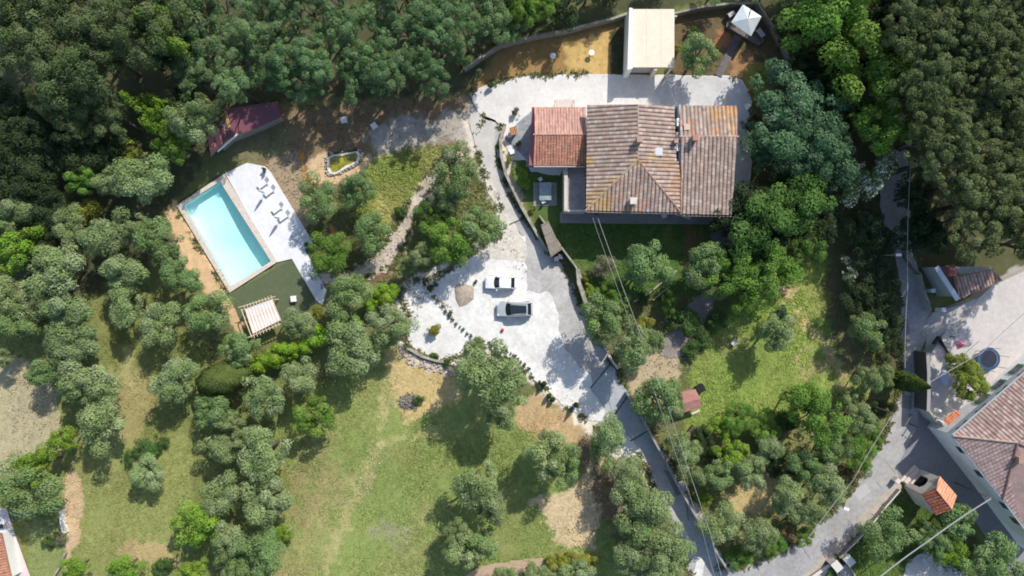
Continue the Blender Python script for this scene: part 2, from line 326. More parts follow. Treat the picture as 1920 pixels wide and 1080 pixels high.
for k, ln in enumerate([[(1107, 728), (1145, 682)], [(1149, 782), (1178, 741)], [(1182, 827), (1216, 807)], [(955, 421), (986, 407)]]):
    b = MB(); a_, c_ = P(*ln[0], .075), P(*ln[1], .075); d = Vector(c_)-Vector(a_)
    b.box(((a_[0]+c_[0])/2, (a_[1]+c_[1])/2, .075), (d.length, .16, .03), math.atan2(d.y, d.x)); o = b.build('drain_channel', mat('drain_iron', (.10, .10, .105), .6))
    tag(o, ['dark drain channel at the upper edge of the sloping concrete slabs', 'dark drain channel between the two largest concrete slabs', 'dark drain channel at the lower end of the concrete slabs', 'thin dark joint strip across the driveway beside the stone wall'][k], 'drain', 'drain channels across the driveway')
sheet('plaza', [(880, 172), (905, 162), (940, 150), (1000, 141), (1100, 139), (1240, 140), (1370, 142), (1392, 150), (1404, 170), (1411, 200), (1411, 290), (1407, 345), (1385, 385), (1370, 420), (1340, 420), (1320, 300), (1060, 300), (1050, 330), (995, 322), (985, 300), (958, 300), (945, 262), (945, 235), (905, 222), (890, 200)], .050, M_plaza, 1.2, 'pale paved terrace wrapping round the north of the villa')
sheet('paving_shade_sheet', [(1238, 150), (1250, 142), (1366, 144), (1390, 152), (1402, 172), (1409, 200), (1409, 300), (1404, 345), (1385, 380), (1370, 380), (1330, 200), (1240, 196), (1228, 170)], .058, mat('shade_tone_paving', (.56, .55, .55), n=(.6, .8, (.44, .44, .45)), n2=((2.2, .08), (11, .05))), .8)  # darker sheet: tree shade on the terrace put into its colour
sheet('parking_bay', [(988, 300), (948, 262), (960, 240), (1000, 205), (1002, 315), (985, 312)], .058, mat('slate_chips', (.24, .25, .27), n=(1, .8, (.34, .35, .37)), n2=((3, .2), (11, .2))), .8)
sheet('patio', [(1050, 397), (1380, 397), (1372, 421), (1050, 418)], .12, mat('patio_stone', (.30, .275, .26), n=(.9, .7, (.22, .205, .2)), n2=((4, .12), (12, .08))), 0, 'dark stone patio along the south front of the villa', thick=.25)
sheet('house_steps_path', [(1335, 421), (1368, 421), (1385, 440), (1380, 480), (1330, 455)], .07, mat('slate_path', (.16, .15, .155), n=(.9, .7, (.24, .235, .24)), n2=((4, .2),)), 2)
sheet('sandy_path', [(835, 292), (862, 283), (868, 292), (815, 350), (792, 385), (775, 425), (752, 470), (738, 500), (700, 522), (655, 530), (600, 532), (612, 515), (655, 503), (692, 488), (715, 470), (738, 435), (765, 378), (800, 330)], .03, M_sand, 3, 'pale sandy track curving down from the yard to the pool')
sheet('gravel_path', [(1295, 565), (1318, 552), (1342, 560), (1330, 590), (1305, 635), (1290, 655), (1270, 670), (1240, 668), (1238, 640), (1265, 610)], .03, M_grey_path, 3, 'grey stony path through the lower garden')
sheet('pool_deck', [(422, 325), (463, 305), (497, 312), (507, 322), (587, 455), (571, 468), (612, 545), (604, 572), (592, 562), (547, 485), (519, 492), (512, 482)], .10, M_deck, 0, 'white concrete deck beside the swimming pool', thick=.4)
sheet('artificial_lawn', [(427, 554), (546, 486), (602, 570), (592, 596), (530, 605), (450, 600), (441, 577)], .06, mat('artificial_turf', (.105, .130, .070), n=(1.2, .5, (.085, .11, .052)), n2=((6, .16), (14, .12)), rough=.9), 0, 'flat dark green artificial lawn beside the pool')
sheet('terrace_pavement', [(-30, 955), (12, 952), (22, 985), (60, 1090), (30, 1110), (-30, 1110)], .05, mat('pink_paving', (.66, .54, .52), n2=((3, .06),)), 0)
sheet('beige_forecourt', [(1690, 1090), (1700, 1050), (1740, 1030), (1760, 1050), (1830, 1085), (1830, 1110), (1690, 1110)], .04, M_court, 3)
sheet('gate_driveway', [(1562, 1052), (1580, 1040), (1625, 1110), (1590, 1110)], .046, M_court, 0)
sheet('dirt_ledge', [(860, 1085), (900, 1062), (960, 1050), (1015, 1046), (1020, 1062), (960, 1068), (900, 1085)], .03, mat('ledge_earth', (.44, .32, .22), n2=((4, .2), (12, .15))), 2)

M_crack = mat('crack_filler', (.15, .145, .14))
for k, ln in enumerate([[(1655, 858), (1672, 880), (1692, 903)], [(1622, 882), (1640, 900), (1655, 918), (1668, 928)], [(1700, 700), (1708, 735), (1704, 770)], [(1500, 1020), (1520, 1050)], [(1260, 890), (1285, 930), (1290, 975)], [(1235, 850), (1262, 862)], [(1560, 960), (1590, 975), (1600, 990)]]):
    q = rag([(x, y) for x, y in ln]+[(x+1.6, y+1.2) for x, y in ln[::-1]], .5, 5, k); sheet('road_crack', q, .040, M_crack)
for k, (q, m_) in enumerate([([(1688, 740), (1712, 742), (1710, 766), (1690, 764)], M_asph2), ([(1600, 925), (1622, 905), (1634, 920), (1612, 940)], mat('light_patch', (.44, .43, .42), n2=((6, .1),))), ([(1244, 880), (1262, 886), (1282, 925), (1268, 930)], M_asph2), ([(1690, 600), (1704, 600), (1706, 640), (1692, 640)], M_asph2)]):
    sheet('road_patch', q, .037, m_, 1.0)
# raised courtyard of the farmhouse on the right (a ramp up from the lane, then level at 2 m)
cy = [(1738, 600, .06), (1750, 586, .4), (1792, 574, 1.3), (1835, 560, 2), (1862, 535, 2), (1960, 490, 2), (1960, 780, 2), (1800, 830, 2), (1768, 806, 2), (1745, 772, 2), (1742, 668, 2), (1736, 652, .06)]
b = MB(); Wc = [P(*q) for q in cy]; mid = P(1790, 640, 2.0); rampc = P(1775, 618, 1.2)
b.poly([Wc[0], Wc[1], Wc[2], rampc, Wc[11]][:5]); b.poly([Wc[2], Wc[3], mid, rampc]); b.poly([Wc[11], rampc, mid, Wc[10]])
b.poly([Wc[3], Wc[4], Wc[5], Wc[6], Wc[7], Wc[8], Wc[9], Wc[10], mid])
for i in range(len(Wc)):
    p, q = Wc[i], Wc[(i+1) % len(Wc)]; b.face([(p[0], p[1], -.1), (q[0], q[1], -.1), q, p])
tag(b.build('courtyard', M_court), 'pale raised courtyard in front of the white farmhouse', kind='structure')

# ---------------------------------------------------------------- pool and pond
def ring(name, outer, inner, z, m, parent=None, thick=.3):
    """coping: outer and inner outlines with the same number of corners"""
    b = MB(); O = [P(x, y, z) for x, y in outer]; I = [P(x, y, z) for x, y in inner]; n = len(O)
    for i in range(n):
        j = (i+1) % n; b.face([O[i], O[j], I[j], I[i]][::-1])
        b.face([(O[i][0], O[i][1], z-thick), (O[j][0], O[j][1], z-thick), O[j], O[i]])
        b.face([(I[j][0], I[j][1], z-thick), (I[i][0], I[i][1], z-thick), I[i], I[j]])
    return b.build(name, m, parent)
pool = empty('swimming_pool', P(425, 440), label='long rectangular swimming pool with turquoise water and beige stone coping', cat='swimming pool')
def under(o, root):
    o.parent = root; o.matrix_parent_inverse = root.matrix_basis.inverted(); return o
under(ring('coping', [(420, 326), (520, 491), (430, 549), (331, 385)], POOL, .16, mat('beige_coping', (.58, .51, .44), n=(2, .7, (.66, .60, .54)), n2=((4, .1),)), thick=.5), pool)
b = MB(); W = [P(x, y, 0) for x, y in POOL]
deep = -1.25
def zz(p): return deep
for i in range(4):
    p, q = W[i], W[(i+1) % 4]
    b.face([(p[0], p[1], .1), (q[0], q[1], .1), (q[0], q[1], deep), (p[0], p[1], deep)])
g = 16
def bil(u, v): return [(W[0][k]*(1-u)+W[3][k]*u)*(1-v)+(W[1][k]*(1-u)+W[2][k]*u)*v for k in (0, 1)]
for i in range(g):
    for j in range(g):
        def pt(u, v):
            x, y = bil(u/g, v/g); return (x, y, deep-.75*max(0, 1-((u/g-.15)**2*1.5+(v/g-.75)**2*3)))
        b.face([pt(i, j), pt(i+1, j), pt(i+1, j+1), pt(i, j+1)])
under(b.build('basin', mat('pool_liner', (.93, 1, .985), .6, n=(.14, .8, (.58, .95, .92))), smooth=False), pool)
mw = bpy.data.materials.new('pool_water'); mw.use_nodes = True; T = mw.node_tree; pb = T.nodes['Principled BSDF']
pb.inputs['Base Color'].default_value = (.30, .93, .90, 1); pb.inputs['Transmission Weight'].default_value = 0; pb.inputs['Roughness'].default_value = .08
tr = T.nodes.new('ShaderNodeBsdfTransparent'); tr.inputs[0].default_value = (.80, 1, .98, 1)
gl = T.nodes.new('ShaderNodeBsdfGlossy'); gl.inputs['Roughness'].default_value = .05; gl.inputs['Color'].default_value = (.9, .95, 1, 1)
ms = T.nodes.new('ShaderNodeMixShader'); ms.inputs[0].default_value = .07; T.links.new(tr.outputs[0], ms.inputs[1]); T.links.new(gl.outputs[0], ms.inputs[2])
tc = T.nodes.new('ShaderNodeTexCoord'); nz = T.nodes.new('ShaderNodeTexNoise'); nz.inputs['Scale'].default_value = 1.6; bp = T.nodes.new('ShaderNodeBump'); bp.inputs['Strength'].default_value = .5
T.links.new(tc.outputs['Object'], nz.inputs['Vector']); T.links.new(nz.outputs['Fac'], bp.inputs['Height']); T.links.new(bp.outputs[0], gl.inputs['Normal'])
T.links.new(ms.outputs[0], T.nodes['Material Output'].inputs[0]); T.nodes.remove(pb)
b = MB(); b.face([(p[0], p[1], -.02) for p in W[::-1]]); under(b.build('water', mw), pool)

pond = empty('garden_pond', P(645, 305), label='small waisted stone-edged pond with yellow-green water in the brown yard', cat='pond')
def scale_poly(pts, d):
    cx = sum(p[0] for p in pts)/len(pts); cy_ = sum(p[1] for p in pts)/len(pts); out = []
    for x, y in pts:
        L_ = math.hypot(x-cx, y-cy_); out.append((x+(x-cx)/L_*d, y+(y-cy_)/L_*d))
    return out
under(ring('rim', scale_poly(POND, 5), POND, .20, mat('pale_rim', (.74, .70, .60), n=(3, .8, (.55, .51, .45)), n2=((4, .12),)), thick=.9), pond)
b = MB(); b.poly([P(x, y, .02) for x, y in scale_poly(POND, .4)])
under(b.build('water', mat('algae_water', (.36, .33, .03), .12, n=(.9, .9, (.11, .11, .035)), spec=.5)), pond)

# stones: faceted lumps
def stone(b, x, y, z, r, col, rr=R):
    n = 6; a0 = rr.random()*6.3; rs = [r*rr.uniform(.7, 1.15) for _ in range(n)]; h = r*rr.uniform(.5, .9)
    lo = [(x+rs[k]*math.cos(a0+k*6.283/n), y+rs[k]*math.sin(a0+k*6.283/n), z-.03) for k in range(n)]
    hi = [(x+rs[k]*.6*math.cos(a0+k*6.283/n+.2), y+rs[k]*.6*math.sin(a0+k*6.283/n+.2), z+h) for k in range(n)]
    for k in range(n): b.face([lo[k], lo[(k+1) % n], hi[(k+1) % n], hi[k]], col)
    b.face(hi, col)
M_stone = mat('field_stone', attr=True, n2=((5, .15),), rough=.9)
o_px = scale_poly(POND, 8)
for k in range(0, 34):
    t = k/34*len(o_px); i = int(t); f = t-i; p, q = o_px[i], o_px[(i+1) % len(o_px)]
    x, y = p[0]*(1-f)+q[0]*f+R.uniform(-1, 1), p[1]*(1-f)+q[1]*f+R.uniform(-1, 1)
    if y < 292 and R.random() < .5: continue
    b = MB(); v = R.uniform(.28, .5); stone(b, *P(x, y, 0)[:2], 0, R.uniform(.16, .30), (v, v*.93, v*.84)); under(b.build('edge_stone', M_stone), pond)

# loose rubble and pebbles: nobody could count them
b = MB()
def rubble(poly, n, r0, r1, c, dmin=0):
    x0 = min(p[0] for p in poly); x1 = max(p[0] for p in poly); y0 = min(p[1] for p in poly); y1 = max(p[1] for p in poly); k = 0
    X = rng.uniform(x0, x1, n*4); Y = rng.uniform(y0, y1, n*4); ok = np.where(sdist(X, Y, poly) > dmin)[0][:n]
    for i in ok:
        s = R.uniform(.65, 1.2); stone(b, *P(X[i], Y[i])[:2], .02, R.uniform(r0, r1), (c[0]*s, c[1]*s, c[2]*s))
rubble([(752, 645), (800, 668), (870, 672), (885, 690), (850, 705), (770, 685), (745, 665)], 240, .06, .24, (.50, .44, .38))
rubble([(745, 520), (800, 515), (815, 530), (800, 560), (780, 600), (755, 590), (740, 550)], 160, .05, .2, (.45, .38, .32))
rubble([(500, 305), (560, 290), (590, 380), (560, 430)], 120, .04, .11, (.40, .33, .26))
rubble([(690, 860), (640, 900), (730, 820), (720, 870), (690, 930), (660, 930)], 90, .04, .12, (.50, .44, .32))
rubble([(700, 470), (760, 380), (775, 385), (735, 490), (640, 530), (610, 520)], 200, .05, .16, (.50, .43, .35))
rubble([(1240, 600), (1345, 560), (1280, 690), (1200, 720)], 200, .04, .13, (.38, .32, .27))
rubble([(1050, 730), (1170, 800), (1160, 870), (1140, 800), (1010, 740)], 120, .04, .13, (.55, .48, .40))
rubble([(15, 700), (90, 690), (110, 850), (20, 870)], 160, .04, .14, (.34, .29, .22))
rubble([(820, 560), (848, 575), (852, 600), (840, 600), (822, 575)], 60, .06, .2, (.40, .35, .29))
rubble([(895, 450), (945, 400), (990, 500), (980, 530), (950, 480)], 120, .05, .16, (.50, .46, .40))
rubble([(1180, 840), (1200, 870), (1235, 930), (1225, 940), (1190, 880)], 50, .05, .15, (.6, .56, .5))
rubble([(1095, 930), (1160, 940), (1170, 1010), (1110, 1010)], 70, .04, .14, (.32, .26, .2))
tag(b.build('rubble', M_stone), 'loose stones and pebbles scattered on the ground', kind='stuff')

# ---------------------------------------------------------------- vegetation
LEAF = {k: mat('leaf_'+k, attr=True, rough=r, spec=s, trans=t, objvar=v) for k, r, s, t, v in
        [('olive', .65, .15, .18, .11), ('green', .65, .15, .25, .11), ('wood', .65, .15, .22, .13), ('pine', .75, .12, .15, .10), ('grass', .8, .1, .2, 0)]}
BARK = mat('bark', (.14, .115, .09), n=(3, .6, (.08, .065, .05)), rough=.95)
def unit(n):
    v = rng.normal(size=(n, 3)); return v/np.linalg.norm(v, axis=1, keepdims=True)
def crown_mesh(name, rx, rz, z0, nclump, cr, lpc, leaf, pal, m, irregular=.25, up=.35, flower=None, elong=1.0, hollow=False):
    """leaf clumps spread through an uneven crown; z0 = height of the crown's middle"""
    d = unit(nclump*3); d = d[d[:, 2] > -.55][:nclump]; n = len(d)
    lob = 1+irregular*np.sin(np.arctan2(d[:, 1], d[:, 0])*R.choice([2, 3, 4])+R.random()*6)+rng.normal(0, irregular*.35, n)
    rad = rng.uniform(.62, 1.0, n)**.8*lob
    inner = rng.random(n) < .25; rad = np.where(inner, rad*.55, rad)
    if hollow: rad = np.where((np.hypot(d[:, 0], d[:, 1])*rad) < .33, rad*1.0+.3, rad)
    rx_ = max(.2, rx-cr*.55)
    Cc = np.stack([d[:, 0]*rad*rx_*elong, d[:, 1]*rad*rx_, z0+d[:, 2]*rad*max(.1, rz-cr*.4)], 1)
    crs = cr*rng.uniform(.42, 1.35, n); cl = rng.uniform(.78, 1.18, n)
    pal = np.array(pal); ci = rng.integers(0, len(pal), n)
    V = []; K = []
    for i in range(n):
        k = int(lpc*(crs[i]/cr)**2); u = unit(k); u[:, 2] = np.where(rng.random(k) < .7, np.abs(u[:, 2]), u[:, 2])
        r = crs[i]*rng.uniform(.68, 1.04, k)[:, None]*np.array([1, 1, .8])
        pos = Cc[i]+u*r
        nrm = u*1.0+unit(k)*.62+np.array([0, 0, up]); nrm /= np.linalg.norm(nrm, axis=1, keepdims=True)
        t = np.cross(nrm, unit(k)); t /= np.linalg.norm(t, axis=1, keepdims=True)+1e-6; s = np.cross(nrm, t)
        L_ = (leaf*rng.uniform(.45, 1.45, k)*rng.uniform(.8, 1.15))[:, None]; W_ = L_*.55
        V.append(np.stack([pos-t*L_*.5-s*W_*.15, pos-s*W_*.5, pos+t*L_*.5+s*W_*.15, pos+s*W_*.5], 1))
        c = pal[ci[i]]*cl[i]; c = c*rng.uniform(.88, 1.12, (k, 1))
        mixc = pal[rng.integers(0, len(pal), k)]; c = c*.7+mixc*.3
        if flower is not None:
            fm = (rng.random(k) < flower[1]*(1 if rng.random() < .6 else .2)) & (u[:, 2] > .2); c[fm] = flower[0]
        K.append(c)
    return quads_mesh(name, np.concatenate(V), np.concatenate(K), m)
def trunk_mesh(name, h, r, spread, nl=5):
    b = MB(); lean = (R.uniform(-.25, .25), R.uniform(-.25, .25)); t = h*.45
    b.tube([(0, 0, -.2), (lean[0]*.3, lean[1]*.3, t*.5), (lean[0], lean[1], t)], [r*1.25, r, r*.8], 8)
    for k in range(nl):
        a = k*6.283/nl+R.uniform(-.4, .4); s = spread*R.uniform(.55, .85); z = h*R.uniform(.72, .9)
        b.tube([(lean[0], lean[1], t*.9), (lean[0]+math.cos(a)*s*.45, lean[1]+math.sin(a)*s*.45, t+(z-t)*.6), (lean[0]+math.cos(a)*s, lean[1]+math.sin(a)*s, z)], [r*.6, r*.38, r*.1], 6)
    return b.build(name, BARK).data

OL = [(.262, .330, .148), (.222, .295, .115), (.310, .375, .190), (.200, .275, .098)]
OG = [(.185, .280, .098), (.152, .242, .075), (.232, .318, .130)]
BR = [(.135, .250, .040), (.105, .205, .035), (.185, .300, .055)]
LI = [(.200, .330, .040), (.160, .280, .030), (.240, .350, .060)]
YE = [(.250, .270, .040), (.200, .230, .040), (.290, .300, .070)]
WO = [(.125, .215, .080), (.100, .180, .062), (.160, .250, .110)]
DK = [(.115, .155, .062), (.085, .120, .048), (.155, .190, .085), (.11, .17, .055)]
CE = [(.095, .195, .090), (.070, .150, .065), (.140, .250, .130)]
PI = [(.112, .145, .052), (.090, .120, .042), (.150, .182, .076)]
DP = [(.095, .185, .040), (.070, .145, .030), (.140, .240, .055)]
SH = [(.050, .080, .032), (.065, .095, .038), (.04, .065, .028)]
BO = [(.200, .200, .110), (.17, .18, .09), (.24, .23, .15)]
SPEC = {  # kind: (name, variants, crown r, rz, height, clumps, clump r, leaves, leaf size, palette, material, extra)
 'olive': ('olive_tree', 6, 2.8, 1.7, 4.6, 36, .80, 300, .20, OL, 'olive', dict(irregular=.15)),
 'ogreen': ('olive_tree', 4, 2.8, 1.7, 4.6, 36, .78, 300, .20, OG, 'olive', dict(irregular=.14)),
 'ring': ('olive_tree', 2, 2.9, 1.2, 4.2, 34, .75, 200, .21, OG, 'olive', dict(hollow=True)),
 'bright': ('broadleaf_tree', 4, 3.6, 2.2, 6.5, 46, .85, 210, .25, BR, 'green', {}),
 'deep': ('broadleaf_tree', 3, 3.8, 2.4, 6.8, 52, .80, 230, .24, DP, 'green', {}),
 'ycourt': ('broadleaf_tree', 2, 2.0, 1.5, 3.6, 34, .55, 300, .18, [(.20, .25, .035), (.16, .21, .03), (.25, .29, .05)], 'green', dict(irregular=.12)),
 'ball': ('round_shrub', 1, 1.0, .75, 1.4, 26, .34, 260, .12, [(.26, .27, .05), (.21, .23, .04)], 'green', dict(irregular=.04)),
 'lime': ('lime_green_tree', 3, 2.6, 1.6, 4.2, 32, .70, 200, .23, LI, 'green', {}),
 'yellow': ('yellow_shrub', 2, 1.4, 1.0, 2.0, 18, .5, 150, .17, YE, 'green', {}),
 'wood': ('acacia_tree', 6, 2.6, 2.2, 9.0, 34, .56, 190, .19, WO, 'wood', dict(irregular=.15)),
 'dark': ('oak_tree', 5, 4.0, 2.6, 10.0, 58, .80, 170, .25, DK, 'wood', {}),
 'cedar': ('cedar_tree', 3, 5.8, 3.4, 9.5, 120, .95, 210, .26, CE, 'green', dict(irregular=.28)),
 'pine': ('pine_tree', 5, 4.2, 2.2, 13.0, 110, .55, 150, .21, PI, 'pine', dict(irregular=.22)),
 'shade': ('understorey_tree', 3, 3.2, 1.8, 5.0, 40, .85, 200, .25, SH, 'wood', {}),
 'shrub': ('shrub', 4, 1.5, 1.0, 1.9, 18, .55, 170, .19, [(.085, .15, .04), (.11, .19, .05), (.06, .115, .03)], 'green', {}),
 'brown': ('flowering_shrub', 2, 1.8, 1.1, 2.6, 20, .6, 170, .18, BO, 'olive', {}),
 'flower': ('flowering_tree', 2, 2.6, 1.7, 6.0, 32, .75, 190, .24, [(.16, .22, .07), (.13, .19, .06)], 'green', dict(flower=((.80, .80, .62), .60))),
 'red': ('russet_shrub', 1, 1.6, 1.0, 2.2, 18, .55, 150, .2, [(.25, .13, .09), (.20, .15, .07), (.12, .16, .05)], 'green', {}),
}
PROTO = {}
def proto(kind, i):
    if (kind, i) not in PROTO:
        nm, nv, r, rz, h, nc, cr, lpc, lf, pal, mk, ex = SPEC[kind]
        cm = crown_mesh('crown', r, rz, h-rz*.8, nc, cr, lpc, lf, pal, LEAF[mk], **ex)
        tm = trunk_mesh('trunk', h, max(.09, r*.065), r, 5)
        PROTO[(kind, i)] = (cm, tm)
    return PROTO[(kind, i)]
_tmp_del = []
cnt = {}
def tree(px, py, rpx, kind, label, h=None, group=None, cat='tree', sx=1.0, rz=None, base=0.0, cname=None):
    nm, nv, r0, rz0, h0 = SPEC[kind][:5]; i = cnt.get(kind, 0); cnt[kind] = i+1
    rr_ = rpx/PXM; s = rr_/r0; h = (h or h0*s)*(1.28 if kind in ('olive', 'ogreen', 'bright', 'lime', 'ring') and rpx > 20 and not base else 1); x, y, _ = P(px, py, base+h*.7)
    sx = R.uniform(.88, 1.13)
    t = empty(cname or nm, (x, y, base), rz if rz is not None else R.uniform(0, 6.28), (s*sx, s/sx if sx != 1 else s, h/h0), label=label, cat=cat, group=group)
    cm, tm = proto(kind, i % nv)
    link('crown', cm, t); link('trunk', tm, t)
    return t

